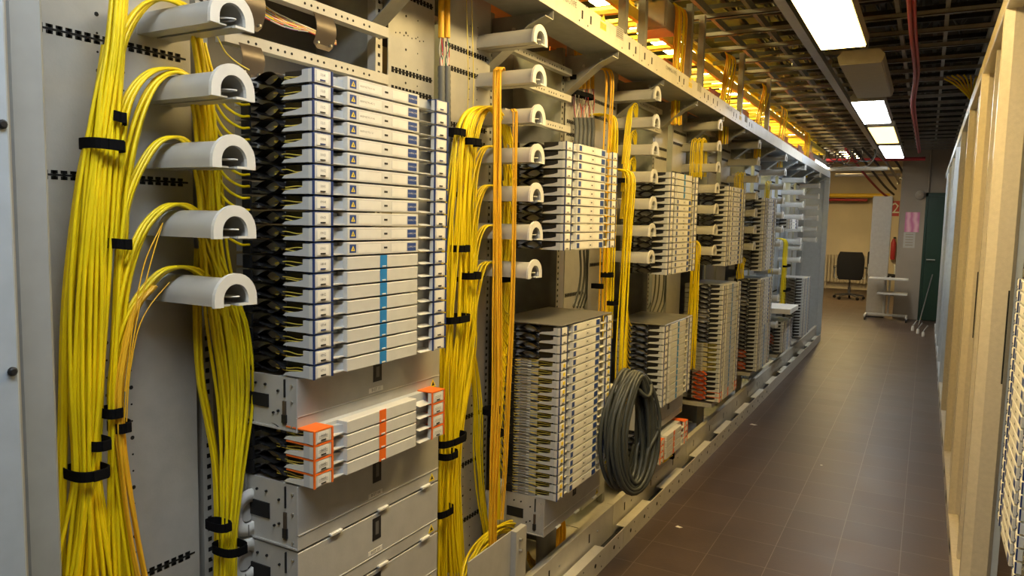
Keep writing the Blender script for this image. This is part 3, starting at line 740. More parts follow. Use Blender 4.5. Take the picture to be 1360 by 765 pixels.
def strap(px, py, hw, X, depth, label, h=0.019, tilt=0):
    hw = hw+1.5 if px < 780 else hw*0.8
    depth *= 1.35 if px < 780 else 0.9
    c = onX(px, py, X); l = onX(px-hw, py, X); r_ = onX(px+hw, py, X); ry = (r_.y-l.y)/2
    n = 20; rows = []
    for (zz, k) in ((-h/2, 0.965), (-h/2, 1.03), (h/2, 1.03), (h/2, 0.965), (-h/2, 0.965)):
        rows.append([(depth*k*math.copysign(abs(math.cos(2*PI*i/n))**0.7, math.cos(2*PI*i/n)), ry*k*math.copysign(abs(math.sin(2*PI*i/n))**0.7, math.sin(2*PI*i/n)), zz+tilt*ry*math.sin(2*PI*i/n)) for i in range(n+1)])
    t = thing('cable_strap', label, 'strap', c); MB().sweep2(rows, FELT, False).build('band', t)
    MB().cbox(depth*1.0, depth*1.09, -ry*0.35, ry*0.55, -h/2, h/2, FELT, 0.0008).build('loose_end', t)
    return t
GA = 'yellow fibre cables in the thick bundle at the far left'
bundle([(160, -25, 11), (152, 60, 13), (143, 120, 17), (135, 193, 20), (127, 280, 23), (121, 400, 25), (117, 520, 23), (115, 625, 18), (112, 690, 28), (108, 775, 44), (105, 850, 55)],
       -1.315, 34, 0.0037, 0.022, 'one of the yellow cables in the thick vertical bundle at the far left', GA, 11, swap=0.16)
bundle([(140, 60, 3), (125, 150, 3), (105, 240, 3), (88, 400, 4), (86, 560, 6), (83, 700, 8), (80, 800, 10)], -1.34, 5, 0.0037, 0.012, 'one of the yellow cables behind the left side of the thick bundle', 'yellow cables behind the far left bundle', 5)
# loops over the spools of the nearest rack
NEARLOOPS = [
 ([(138, 300, 8), (146, 180, 8), (152, 95, 8), (172, 32, 8), (205, 8, 7), (248, 20, 7), (262, 75, 8), (272, 140, 10), (278, 230, 12), (284, 330, 12), (303, 420, 13), (314, 520, 13), (309, 640, 12), (303, 725, 9), (300, 800, 9)], 9, 'top'),
 ([(150, 330, 6), (156, 240, 5), (163, 160, 6), (180, 115, 6), (210, 100, 6), (246, 108, 6), (262, 160, 7), (272, 240, 10), (280, 330, 11), (292, 420, 12), (305, 520, 12), (302, 640, 10), (300, 725, 8), (297, 800, 8)], 6, 'second'),
 ([(152, 560, 6), (156, 430, 7), (160, 320, 7), (166, 235, 7), (186, 150, 7), (213, 112, 6), (248, 108, 5), (275, 150, 8), (284, 250, 10), (290, 340, 12), (310, 430, 12), (320, 520, 12), (312, 640, 10), (306, 725, 8), (304, 800, 8)], 6, 'second (inner)'),
 ([(150, 620, 5), (155, 470, 6), (160, 350, 6), (168, 275, 6), (188, 222, 6), (215, 194, 5), (248, 198, 5), (268, 250, 8), (276, 340, 10), (285, 430, 10), (300, 540, 10), (303, 650, 9), (302, 725, 7), (300, 800, 8)], 7, 'third'),
 ([(155, 780, 10), (152, 640, 7), (153, 520, 7), (158, 420, 7), (172, 350, 7), (196, 298, 7), (228, 280, 6), (258, 290, 6), (280, 335, 10), (300, 380, 12), (322, 440, 10), (325, 530, 10), (313, 640, 9), (307, 725, 7), (305, 800, 8)], 10, 'fourth'),
 ([(175, 780, 14), (158, 660, 9), (152, 570, 8), (153, 500, 8), (166, 435, 8), (188, 392, 8), (222, 366, 6), (262, 368, 6), (290, 400, 9), (312, 455, 10), (318, 540, 10), (311, 650, 9), (306, 725, 7), (304, 800, 8)], 10, 'lowest'),
]
for i, (path, n, nm) in enumerate(NEARLOOPS):
    path = [(a, b_-(8 if 203 < a < 264 and i_ < 9 else 0), c_) for i_, (a, b_, c_) in enumerate(path)]
    if nm == 'second (inner)': lb, gr = 'one of the inner yellow cables looping over the second spool of the nearest rack', 'inner yellow loops over the second near spool'
    else: lb, gr = 'one of the yellow cables looping over the %s spool of the nearest rack' % nm, 'yellow loops over the %s near spool' % nm
    bundle(path, -1.325, n, 0.0036, 0.020, lb, gr, 20+i, swap=0.22)
bundle([(195, 800, 10), (180, 720, 9), (168, 640, 6), (160, 570, 5), (160, 500, 4), (178, 415, 3), (205, 380, 3)], -1.30, 6, 0.0030, 0.010, 'one of the thinner yellow cables fanning out right of the thick far left bundle', 'thin yellow cables at the right of the far left fan', 31, m_=YCABO)
bundle([(265, 330, 5), (263, 420, 5), (266, 500, 5), (276, 560, 5), (286, 620, 4), (290, 700, 4), (290, 800, 5)], -1.36, 7, 0.0036, 0.012, 'one of the darker yellow cables curving behind the bundle under the lowest near spool', 'yellow cables behind the second bundle', 33)
# three fine strands
for k, (a, lb) in enumerate((([(214, 300, 1), (192, 350, 1), (178, 420, 1), (172, 470, 1), (166, 520, 1)], 'left one of the fine amber strands hanging between the two lowest near spools'), ([(216, 296, 1), (200, 350, 1), (183, 420, 1), (170, 500, 1), (165, 560, 1)], 'right one of the fine amber strands hanging between the two lowest near spools'), ([(225, 375, 1), (200, 405, 1), (183, 440, 1), (172, 500, 1), (168, 560, 1)], 'fine amber strand arching just below the lowest near spool'))):
    cable([onX(p[0], p[1], -1.285) for p in a], 0.0013, YCABO, lb, None, 5)
# cables fanning into the black guides of the first stack
for k in range(13):
    y = 132+k*15.5
    cable([onX(272, y-75, -1.34), onX(283, y-35, -1.33), onX(298, y-8, -1.32), onX(318, y+6, -1.31), onX(331, y+7, -1.315)], 0.0030, YCAB, 'one of the yellow cables curving from the spools into the nearest black guides', 'yellow cables entering the nearest black guides')
cable([onX(288, 48, -1.28), onX(300, 70, -1.28), onX(316, 84, -1.28), onX(331, 93, -1.28)], 0.0015, YFIB, 'thin single yellow fibre under the top near spool', None, 5)
for (px, py, hw, dp, tl, lb) in ((136, 193, 21, 0.026, -0.05, 'wide black strap around the thick far left bundle beside the third spool'),
    (154, 157, 8, 0.015, -0.25, 'small black strap right of the thick bundle beside the second spool'), (157, 324, 10, 0.02, -0.1, 'small black strap beside the fourth near spool'),
    (148, 547, 9, 0.016, 0, 'small black strap just above its lower right twin at the left bundle'), (158, 565, 7, 0.02, 0.2, 'small black strap at the right edge of the left bundle'),
    (126, 588, 12, 0.024, 0, 'medium black strap just above the lowest wide strap'), (115, 626, 21, 0.028, -0.05, 'lowest wide black strap on the thick far left bundle'),
    (290, 697, 8, 0.022, -0.1, 'small black strap at the left of the second bundle by the drawers'), (305, 727, 13, 0.027, -0.05, 'black strap low on the second bundle beside the drawer units')):
    strap(px, py, hw, -1.31, dp, lb, tilt=tl)

# rack 2 bundles
bundle([(676, 190, 5), (664, 152, 7), (642, 142, 9), (620, 165, 13), (611, 250, 16), (607, 330, 18), (604, 423, 20), (600, 500, 19), (597, 583, 15), (592, 678, 14), (594, 770, 18), (600, 840, 22)],
       -1.31, 26, 0.0036, 0.022, 'one of the yellow cables in the left bundle of the second rack', 'yellow cables in the left bundle of the second rack', 41, swap=0.18)
for j, (py, nm) in enumerate(((150, 'third'), (198, 'fourth'), (250, 'fifth'), (303, 'sixth'), (352, 'lowest'))):
    n = (5, 5, 7, 5, 6)[j]
    path = [(604, 760, 14), (602, 600, 10), (620, 470, 10), (626, py+120 if py < 320 else 430, 7), (630, py+45, 7), (641, py+3, 6), (656, py-3, 4), (671, py+12, 5), (677, py+70, 6), (670, py+170 if py < 320 else 460, 5), (659, 600, 6), (658, 690, 6)]
    path = [p for i, p in enumerate(path) if i == 0 or True]
    bundle(path, -1.325, n, 0.0034, 0.018, 'yellow cable looping over the %s spool from the top of the second rack' % nm, 'yellow loops over the %s spool of the second rack' % nm, 50+j)
bundle([(664, 112, 5, -0.12), (666, 92, 6, -0.06), (663, 92, 6), (661, 106, 7), (660, 200, 7), (660, 300, 6), (660, 420, 6), (660, 520, 6), (657, 600, 6), (655, 690, 6), (655, 780, 6)], -1.245, 12, 0.0028, 0.010,
       'one of the amber cables hanging over the second spool of the second rack', 'amber cables hanging over the second spool of the second rack', 61, m_=YCABO)
bundle([(676, 165, 3, -0.12), (681, 147, 3, -0.05), (684, 148, 3), (685, 165, 3), (683, 300, 3), (680, 420, 3), (676, 520, 3), (672, 620, 3), (667, 690, 3)], -1.22, 5, 0.0022, 0.008,
       'one of the thin amber strands hanging before the lower spools of the second rack', 'thin amber strands before the second rack spools', 62, m_=YCABO)
bundle([(612, 400, 5), (626, 470, 6), (634, 540, 6), (635, 600, 6), (640, 660, 6), (648, 715, 6), (650, 780, 5)], -1.36, 8, 0.0032, 0.012, 'one of the yellow cables behind the two bundles of the second rack', 'yellow cables low behind the second rack bundles', 63)
for k in range(17):                                     # ribs into the black combs
    y = 405+k*13.8; x2 = 677-k*0.45
    cable([onX(662, y-40, -1.30), onX(664, y-12, -1.30), onX(671, y+8, -1.30), onX(x2+2, y+14, -1.315)], 0.0026, YCAB, 'one of the short yellow cables curving into the comb beside the lower second stack', 'short yellow cables entering the second rack comb')
for k in range(6):
    y = 190+k*20
    cable([onX(668, y-30, -1.33), onX(672, y-5, -1.33), onX(682, y+8, -1.33), onX(694, y+10, -1.33)], 0.0028, YCAB, 'one of the short yellow cables curving into the upper second stack', 'short yellow cables entering the upper second stack')
for (px, py, hw, dp, lb) in ((625, 189, 7, .02, 'small black strap beside the fourth spool of the second rack'), (604, 176, 7, .02, 'black strap end high on the left bundle of the second rack'), (611, 330, 7, .018, 'small black strap on the second rack left bundle beside the fifth spool from top'),
    (625, 366, 7, .02, 'small black strap beside the lowest spool of the second rack'), (604, 423, 13, .024, 'wide black strap midway down the left bundle of the second rack'),
    (597, 583, 15, .026, 'wide black strap beside the orange tray covers'), (593, 603, 7, .022, 'small black strap just below the wide one beside the orange trays'), (586, 678, 9, .022, 'lowest black strap on the left bundle of the second rack'),
    (653, 545, 5, .02, 'small black strap on the amber bundle beside the lower second stack'), (658, 575, 4, .018, 'tiny black strap below its twin on the amber bundle'), (668, 370, 6, .02, 'small black strap behind the lowest spool of the second rack')):
    strap(px, py, hw, -1.30, dp, lb, h=0.022)
for px, nm in ((622, 'left'), (629, 'right')):
    cable([onX(px-3, -30, -1.36), onX(px-1, 60, -1.36), onX(px, 120, -1.36), onX(px-3, 175, -1.345)], 0.0014, YFIB, '%s thin yellow fibre hanging before the high panel of the second rack' % nm, None, 5)
# coils at the bottom of rack 2
for k in range(12):
    r_ = 0.75+0.03*k; c = onX(655, 735, -1.33+0.006*(k % 4)); pts = []
    for i in range(15):
        a = PI*1.15-i*PI*1.5/14; pts.append(c+Vector((0.01*math.sin(3*a+k), 0.21*r_*math.cos(a), 0.12*r_*math.sin(a)+0.008*math.sin(k*2+a)-0.03)))
    cable(pts, 0.0042, YCAB, 'one of the yellow cables coiled behind the steel plate at the bottom', 'yellow coil behind the steel plate', sub=4)
for k in range(9):
    c = onX(712, 735, -1.42+0.008*(k % 3)); pts = []
    for i in range(14):
        a = PI*1.05+i*PI*1.0/13; pts.append(c+Vector((-0.03*math.sin(a)+0.01*k*0.3, (0.14+0.006*k)*math.cos(a)+0.05, (0.10+0.006*k)*math.sin(a)+0.06)))
    cable(pts, 0.0040, YCABO, 'one of the amber cables looping around the grey pipe at the bottom', 'amber coil around the grey pipe', sub=4)

# bundles of the farther racks, by rack pitch
def far_bundle(b, dy, z0, z1, n, hw, label, group, m_=None, x=-1.31, r=0.0036, seed=1, lean=0.0):
    rd = random.Random(seed)
    for k, (a, c) in enumerate(disc_pts(n, seed)):
        y = S(b)+dy; pts = [(x-0.10+c*0.02, y+a*hw*0.7, z1+0.035), (x-0.05+c*0.02, y+a*hw*0.85, z1+0.035)]
        for i in range(6):
            u = i/5; pts.append((x+c*0.022+0.003*math.sin(k+i), y+a*hw+lean*u+0.005*math.sin(k*1.7+i*1.3), z1+(z0-z1)*u))
        cable(pts, r, m_ or YCAB, label, group, 5, 4)
far_bundle(2, -0.36, 0.98, 2.0, 14, 0.045, 'one of the yellow cables in the left bundle of the third rack', 'yellow cables in the left bundle of the third rack', seed=71, lean=0.02)
far_bundle(2, -0.27, 0.75, 1.75, 10, 0.04, 'one of the yellow cables in the right bundle of the third rack', 'yellow cables in the right bundle of the third rack', seed=72, lean=-0.03, x=-1.25)
far_bundle(2, -0.42, 1.0, 2.2, 5, 0.03, 'one of the amber cables left of the third rack bundles', 'amber cables left of the third rack bundles', YCABO, seed=73)
for j in range(3):                                       # loops over spools of the third rack
    zc = 1.904+0.131*(j-1)-0.0
    for k in range(4):
        y = S(2)-0.157; rr = 0.046+0.006*k
        pts = [(-1.30+0.008*k, y-0.09-0.01*k, zc-0.22), (-1.30+0.008*k, y-0.06, zc-0.05), (-1.30+0.006*k, y-0.02, zc+rr), (-1.29+0.006*k, y+0.02, zc+rr), (-1.29, y+0.055, zc-0.04), (-1.30, y+0.05, zc-0.25)]
        cable(pts, 0.0034, YCAB, 'one of the yellow cables looping over the upper spools of the third rack', 'yellow loops over the upper spools of the third rack', 5, 5)
for k in range(16):                                       # ribs into comb of the third rack
    z = 1.02-k*0.028
    cable([(-1.27, S(2)-0.19, z+0.12), (-1.27, S(2)-0.17, z+0.05), (-1.28, S(2)-0.10, z), (-1.31, S(2)-0.005, z-0.015)], 0.003, YCAB, 'one of the short yellow cables curving into the lower third stack', 'short yellow cables entering the lower third stack', 5, 4)
def drape(b, z, n, nm, x0=-1.33, sp=0.02):
    for k in range(n):
        y = S(b)-0.167; rr = 0.030+0.004*(k % 3); x = x0+sp*0.42*k+0.003*math.sin(k*2)
        pts = [(x, y-0.055, z-0.22+0.01*(k % 3)), (x, y-0.052, z-0.03), (x, y-0.03, z+rr*0.8), (x, y, z+rr), (x, y+0.03, z+rr*0.8), (x, y+0.052, z-0.03), (x, y+0.055, z-0.2)]
        cable(pts, 0.0030, YCAB, 'one of the yellow cables draped over a high spool of the %s rack' % nm, 'yellow cables draped over a high spool of the %s rack' % nm, 5, 4)
STUFF[0] = True
drape(3, 2.035, 10, 'fourth'); drape(4, 1.904, 8, 'fifth'); drape(5, 1.904, 5, 'sixth')
far_bundle(3, -0.27, 0.62, 1.40, 12, 0.09, 'one of the yellow cables hanging below the upper third stack', 'yellow cables below the upper third stack', seed=81, x=-1.26)
far_bundle(3, -0.30, 1.30, 1.72, 6, 0.04, 'one of the yellow cables behind the middle spools of the fourth rack', 'yellow cables behind the middle spools of the fourth rack', seed=82)
far_bundle(4, -0.27, 1.12, 1.27, 9, 0.10, 'one of the yellow cables between the tray stacks of the fourth rack', 'yellow cables between the fourth rack stacks', seed=83, x=-1.24)
far_bundle(5, -0.27, 1.10, 1.25, 6, 0.09, 'one of the yellow cables between the tray stacks of the fifth rack', 'yellow cables between the fifth rack stacks', seed=84, x=-1.24)
far_bundle(6, -0.30, 0.62, 1.36, 12, 0.055, 'one of the yellow cables in the lone bundle before the seventh rack stack', 'yellow cables in the seventh rack bundle', seed=85)
for (px, py, hw, lb) in ((806, 365, 4, 'black strap on the left third rack bundle just above the lower stack'), (812, 402, 4, 'black strap on the right third rack bundle'), (793, 380, 2, 'thin black strap left of the third rack bundles'), (826, 240, 5, 'black strap high on the third rack bundle'),
                     (1045, 353, 4, 'upper black strap on the far seventh rack bundle'), (1045, 385, 4, 'lower black strap on the far seventh rack bundle')):
    strap(px, py, hw, -1.29, 0.03, lb, h=0.022)
# bundles rising from the beam to the grid
for j, (px0, px1, yb, yt, n, nm) in enumerate(((900, 904, 95, 18, 12, 'nearest'), (962, 970, 137, 80, 12, 'second'), (1008, 1018, 165, 120, 11, 'third'), (1037, 1042, 190, 148, 5, 'fourth'), (1070, 1072, 207, 180, 7, 'farthest'))):
    pb = onX(px0, yb, -1.30); pt = onX(px1, yt, -1.30)
    for k, (a, c) in enumerate(disc_pts(n, 90+j)):
        s_ = 0.055; pts = [(pb.x+c*0.03, pb.y+a*s_, 2.1), (pb.x+c*0.03, pb.y+a*s_, pb.z), ((pb.x+pt.x)/2+c*0.035, (pb.y+pt.y)/2+a*s_*1.1, (pb.z+pt.z)/2), (pt.x+c*0.03, pt.y+a*s_*1.3, pt.z), (pt.x-0.03, pt.y+a*s_, pt.z+0.05)]
        cable(pts, 0.0052, YCABO if k % 3 else YCAB, 'one of the amber cables in the %s bundle rising above the left beam' % nm, 'amber cables in the %s bundle above the left beam' % nm, 5, 4)
STUFF[0] = False
# thick yellow conduits with wires below, behind the first plate and before the second rack upright
def wire_drop(pxs, ytop, ytie, ycond, yend, X, name, condr, wires=6, cw=3):
    for k, px in enumerate(pxs):
        o = MB().tube(spline([onX(px+1, ytop, X), onX(px, (ytop+ytie)/2, X), onX(px, ytie, X)], 4), condr*0.85, YCABO, 8).build('yellow_conduit')
        tag(o, '%s thick yellow tube over grey conduit %s' % (('left', 'second', 'third', 'fourth', 'right')[min(k, 4)] if k < len(pxs)-1 else 'right', name), 'conduit', 'thick yellow tubes '+name)
        for q_ in range(wires):
            a = random.uniform(-cw, cw); c_ = random.uniform(-cw, cw)
            wm = [WIREW, WIREW, WIREP, WIRER, WIREW, WIREG][q_ % 6]
            o = MB().tube(spline([onX(px, ytie-3, X), onX(px+a, ytie+(ycond-ytie)*0.4, X+0.01*random.uniform(-1, 1)), onX(px+c_, ytie+(ycond-ytie)*0.75, X), onX(px, ycond+4, X)], 4), 0.0016, wm, 5).build('wire')
            tag(o, 'thin coloured wire joining yellow tube to grey conduit %s' % name, 'wire', 'coloured wires '+name)
        pts = spline([onX(px, ycond, X), onX(px+1, (ycond*2+yend)/3, X), onX(px+(4 if yend > 300 else 0), (ycond+yend*2)/3, X), onX(px-(6 if yend > 300 else 0), yend, X)], 26)
        rr = [condr*(1.0 if i % 2 else 0.90) for i in range(len(pts))]
        o = MB().tube(pts, rr, GCOND, 10).build('corrugated_conduit')
        tag(o, '%s corrugated grey conduit %s' % (('leftmost', 'second', 'third', 'fourth')[k] if k < len(pxs)-1 else 'rightmost', name), 'conduit', 'grey corrugated conduits '+name)
wire_drop((586, 594), -25, 50, 88, 410, -1.375, 'between first stack and second rack', 0.0115)
wire_drop((765, 770.5, 776, 781.5, 787), 25, 118, 156, 205, -1.40, 'above the upper second stack', 0.0105, 5, 3)
for px, py in ((768, 125), (779, 128), (767, 105)): strap(px, py, 5, -1.38, 0.016, {(768, 125): 'black strap around the left wires above the upper second stack', (779, 128): 'black strap around the right wires above the upper second stack', (767, 105): 'highest small black strap above the upper second stack'}[(px, py)], h=0.02)
for k, px in enumerate((767, 772, 776, 780)):
    o = MB().tube(spline([onX(px+2, 332, -1.42), onX(px+3, 360, -1.42), onX(px, 385, -1.42), onX(px-7, 408, -1.42)], 5), 0.011, GCAB, 8).build('grey_cable')
    tag(o, '%s grey cable descending between the two tray stacks of the second rack' % ('leftmost', 'second', 'third', 'rightmost')[k], 'cable', 'grey cables between the second rack stacks')
for k, px in enumerate((868, 873, 879, 884)):
    o = MB().tube(spline([onX(px+2, 355, -1.42), onX(px+1, 380, -1.42), onX(px-2, 400, -1.42), onX(px-8, 416, -1.42)], 5), 0.010, GCAB, 8).build('grey_cable')
    tag(o, '%s grey cable descending between the two tray stacks of the third rack' % ('leftmost', 'second', 'third', 'rightmost')[k], 'cable', 'grey cables between the third rack stacks')

# wires and brown straps above the first stack
for j, (cx_, y0_, y1_, hw, lb) in enumerate(((331, -20, 35, 15, 'brown metal strap loop left over the coloured wires of the nearest rack'), (427, 18, 62, 13, 'brown metal strap loop right over the coloured wires of the nearest rack'), (330, 58, 100, 15, 'brown metal strap loop under the lower rail of the nearest rack'))):
    X = -1.36; a, c, d = onX(cx_-hw, y0_, X), onX(cx_+hw, y1_, X), onX(cx_, (y0_+y1_)/2, X); w2 = (c.y-a.y)/2; z0_, z1_ = c.z+0.0, onX(cx_, y0_, X).z
    t = thing('strap_loop', lb, 'strap', (X+0.012, d.y, z0_-0.004)); hh = z1_-z0_
    rows = []
    for i in range(9):
        u = i/8; rows.append([(0.012*math.sin(PI*u)-0.006, yy, hh*u) for yy in (-w2, w2)])
    m_ = MB(); m_.sweep2(rows, BROWN); m_.sweep2([[(p[0]-0.0015, p[1], p[2]) for p in r_] for r_ in rows], BROWN)
    m_.prism([(-w2, 0.0), (-w2*0.6, -0.012), (w2*0.6, -0.012), (w2, 0.0)], 'x', -0.0075, -0.006, BROWN); m_.build('band', t)
    for yy in (-w2*0.65, w2*0.65): MB().tube([(-0.006, yy, 0.002), (0.001, yy, 0.002)], 0.003, ZINC, 8).build('rivet', t)
cols = [WIREW, WIRER, YCAB, YCAB, WIREG, WIREP, WIREW, WIRER, YCABO, WIREG, WIREW, WIREP]
for k in range(20):
    a = k*0.9; wm = cols[k % len(cols)]
    nm = {'wire_white': 'white', 'wire_red': 'red', 'yellow_cable': 'yellow', 'amber_cable': 'amber', 'wire_green': 'green', 'wire_violet': 'violet'}[wm.name]
    pts = [onX(325, -22+a*1.2+random.uniform(-3, 3), -1.43), onX(352, 8+a*0.9, -1.42), onX(385, 28+a*0.5+random.uniform(-3, 3), -1.415), onX(412, 38+a*0.3, -1.41), onX(436, 50+a*0.35+random.uniform(-3, 3), -1.41), onX(446, 54+a*0.3, -1.42)]
    o = MB().tube(spline(pts, 5), 0.0022, wm, 5).build('wire'); tag(o, '%s wire running through the brown loops at the top of the nearest rack' % nm, 'wire', '%s wires through the brown loops' % nm)

# ------------------------------------------------------------------ other things on the left
# steel plate at the bottom
a, c = onX(622, 745, -1.20), onX(693, 697, -1.20)
t = thing('steel_plate', 'grey steel plate standing before the yellow coil at the bottom', 'plate', (-1.20, a.y, 0.1))
zt = (a.z+c.z)/2-0.1
MB().cbox(-0.004, 0, 0, (c.y-a.y)*0.78, 0, zt, PANEL, 0.001).build('sheet', t)
MB().cbox(-0.004, 0.02, (c.y-a.y)*0.785, c.y-a.y, 0, zt, PANEL, 0.001).build('edge_post', t)
for z in (zt-0.035, zt-0.075): MB().cyl((0.02, (c.y-a.y)*0.86, z), (0.032, (c.y-a.y)*0.86, z), 0.006, ZINC, 8).build('bolt', t)
m_ = MB(); holes(m_, 0.0, [(0.1, zt-0.1), (0.05, zt-0.16)], 0.003); m_.build('screw_hole', t)
# grey pipe and white ring disc
p = onX(726, 690, -1.33)
tag(MB().tube([(-1.33, p.y, 0.045), (-1.33, p.y, 0.352)], 0.042, mat('grey_pipe', (0.42, 0.41, 0.38), 0.35), 24).build('grey_pipe'), 'thick grey pipe standing under the foot of the second rack stack', 'pipe')
def ring(px, py, X, ro, ri, lb):
    c = onX(px, py, X); t = thing('cable_ring', lb, 'cable ring', c); m_ = MB(); n = 28
    rows = []
    for (x, r_) in ((0, ro), (0.008, ro*0.98), (0.008, ri*1.03), (0, ri), (0, ro)): rows.append([(x, r_*math.cos(2*PI*k/n), r_*math.sin(2*PI*k/n)) for k in range(n+1)])
    m_.sweep2(rows, SPOOLW); m_.build('disc', t); MB().box(0.0081, 0.0087, -ro*0.15, -ro*0.11, -ro*0.95, -ri*1.05, DGREY).build('notch', t)
    MB().cyl((-0.10, 0, 0), (-0.001, 0, 0), ri*0.9, SPOOL, 16).build('hub', t)
ring(664, 668, -1.36, 0.095, 0.04, 'white plastic ring disc behind the amber cables beside the lower second stack')
ring(330, 680, -1.33, 0.055, 0.025, 'upper grey-white ring disc between the second bundle and the drawer units')
ring(326, 745, -1.33, 0.055, 0.025, 'lower grey-white ring disc between the second bundle and the drawer units')
# grey cable coil
t = thing('cable_coil', 'large coil of dark grey cable hanging beside the second rack', 'cable coil', onX(838, 574, -1.04))
u = Vector((0.35, 0.94, 0)).normalized(); nrm = Vector((0.94, -0.35, 0)).normalized()
rd = random.Random(4)
pts = []; turns = 19
for i in range(turns*16+1):
    a = 2*PI*i/16; k = i/16
    lay = (int(k*1.0) % 6)/6; rr = 1-0.52*lay+0.05*math.sin(k*2.1); ph = 0.05*math.sin(int(k)*1.9)
    top = max(0, math.sin(a))**2
    hw_ = 0.150*rr*(1-0.28*top)
    pts.append(u*(hw_*math.cos(a+ph))+Vector((0, 0, 0.255*(1-0.20*lay*(1-top)-0.04*lay)*math.sin(a)+0.01*math.sin(k)))+nrm*(0.045*math.sin(k*2.4)-0.012*math.cos(a)))
MB().tube(spline(pts, 2), 0.0085, GCAB, 8).build('cable', t)
m_ = MB(); pp = [u*(0.035+0.055*math.cos(a_))+nrm*(0.055*math.sin(a_)+0.0)+Vector((0, 0, 0.19+0.03*math.cos(a_*2))) for a_ in [2*PI*k/20 for k in range(46)]]
m_.tube(spline(pp, 2), 0.0075, GCAB, 8); m_.build('wrap', t)
hk = thing('cable_hook', 'white plastic hook end holding the grey cable coil', 'hook', onX(846, 517, -1.06))
m_ = MB(); m_.cyl((-0.14, -0.02, -0.006), (0.03, 0, -0.006), 0.020, SPOOLW, 16); m_.build('rod', hk)
m_ = MB(); m_.tube([(0.03, 0, 0), (0.042, 0, 0)], 0.032, SPOOLW, 20); m_.build('end_flange', hk); MB().tube([(0.042, 0, -0.002), (0.0432, 0, -0.002)], 0.018, MGREY, 16).build('opening', hk)
# small yellow coil on the base
c = onX(873, 612, -1.22); t = thing('yellow_coil', 'small coil of yellow cable lying on the inner base rail of the third rack', 'cable coil', (-1.23, c.y+0.02, 0.232))
pts = []
for i in range(9*14+1):
    a = 2*PI*i/14; k = i/14; rr = 0.8+0.05*(int(k) % 4)
    pts.append((0.075*rr*math.cos(a)+0.006*math.sin(k*2), 0.19*rr*math.sin(a)+0.004*k, 0.012+0.025*abs(math.sin(k*1.7))-0.015*math.sin(a)*0))
MB().tube(spline(pts, 2), 0.005, YCAB, 6).build('cable', t); MB().cbox(0.035, 0.085, 0.03, 0.055, 0.003, 0.05, FELT, 0.004).build('strap', t)
# clear plastic bag-like sheet on rack 4 base
# ------------------------------------------------------------------ right rack row
XRR = 0.185
RN = ['nearest', 'second', 'third', 'fourth', 'fifth', 'sixth', 'seventh', 'eighth']
for k in range(8):
    y = 3.1+1.24*k; mm = GLOSSB if k < 4 else BLUEG_COOL  # cool light on the farther frames is painted in as a bluish tone
    t = thing('cable_rack', '%s rack of the right row, %s steel frame with open front' % (RN[k], 'cream' if k < 4 else 'pale blue'), 'rack', (XRR, y, 0))
    m_ = MB()
    e_ = 0.092 if k == 0 else 0.062
    m_.prism([(0.0, 0.0), (0.03, -0.016), (e_-0.012, -0.016), (e_, 0.0), (e_, 0.05), (0.0, 0.05)], 'z', 0.0, 2.36, mm)
    m_.build('upright', t)
    m_ = MB(); m_.box(e_+0.0005, e_+0.02, 0.0, 0.05, 0.0, 2.30, BLUEG_COOL if k == 0 else DGREY); m_.box(e_-0.018, e_-0.013, -0.0168, -0.0162, 1.0, 1.33, HOLE); m_.build('inner_profile', t)
    m_ = MB(); m_.prism([(0.0, 0.0505), (0.035, 0.04), (0.095, 0.0505), (0.095, 0.05)], 'z', 0.0, 0.01, mm)
    m_.box(0.02, 0.10, 0.62, 0.66, 0.05, 2.28, mm); m_.build('door_edge', t)
    MB().cbox(0.0, 0.05, 0.051, 1.215, 2.29, 2.36, mm, 0.003).build('top_beam', t)
    m_ = MB(); m_.cbox(0.0, 0.045, 0.051, 1.215, 0.0, 0.09, mm, 0.003); m_.box(-0.001, 0, 0.3, 0.42, 0.03, 0.07, HOLE); m_.box(-0.001, 0, 0.8, 0.92, 0.03, 0.07, HOLE); m_.build('floor_rail', t)
    MB().box(0.55, 0.555, 0.06, 1.2, 0.05, 2.3, MGREY).build('back_panel', t)
    for z in (0.5, 1.0, 1.5, 2.0): MB().box(0.30, 0.33, 0.051, 1.2, z, z+0.03, MGREY).build('cross_rail', t)
    for z in [1.45+0.131*i for i in range(6)]: MB().cyl((0.08, 1.1, z), (0.29, 1.1, z), 0.035, SPOOL, 14).build('cable_spool', t)
# near bay of the right row
t = thing('cable_rack', 'right rack frame in front of the nearest cream upright, holding trays', 'rack', (XRR, 1.86, 0))
MB().cbox(0, 0.05, -0.9, 1.235, 2.29, 2.36, GLOSSB, 0.003).build('top_beam', t); MB().cbox(0.04, 0.085, -0.9, 1.235, 0, 0.09, GLOSSB, 0.003).build('floor_rail', t)
MB().box(0.55, 0.555, -0.9, 1.2, 0.05, 2.3, MGREY).build('back_panel', t); MB().box(0.30, 0.33, 0.0, 1.2, 1.5, 1.53, MGREY).build('cross_rail', t)
YE = onX(1346, 365, 0.285).y
stack(0, 1.40, 22, lambda i: ('label', 'black', None), 'tray stack', 0.0345, 0.247, 2.70, PI, rackname='the right picture edge')
subrack(0, 0.40, 0.64, 'grey drawer unit under the tray stack at the right picture edge', None, X=0.31, Y=2.62, rot=PI)
for k, nn in ((0, 14), (1, 14), (2, 10)):
    stack(0, 1.35, nn, lambda i: ('stripe', 'black', None), 'tray stack', 0.045, XRR+0.16, 3.1+1.24*k+0.60, PI, rackname='the %s right rack' % RN[k])
STUFF[0] = True
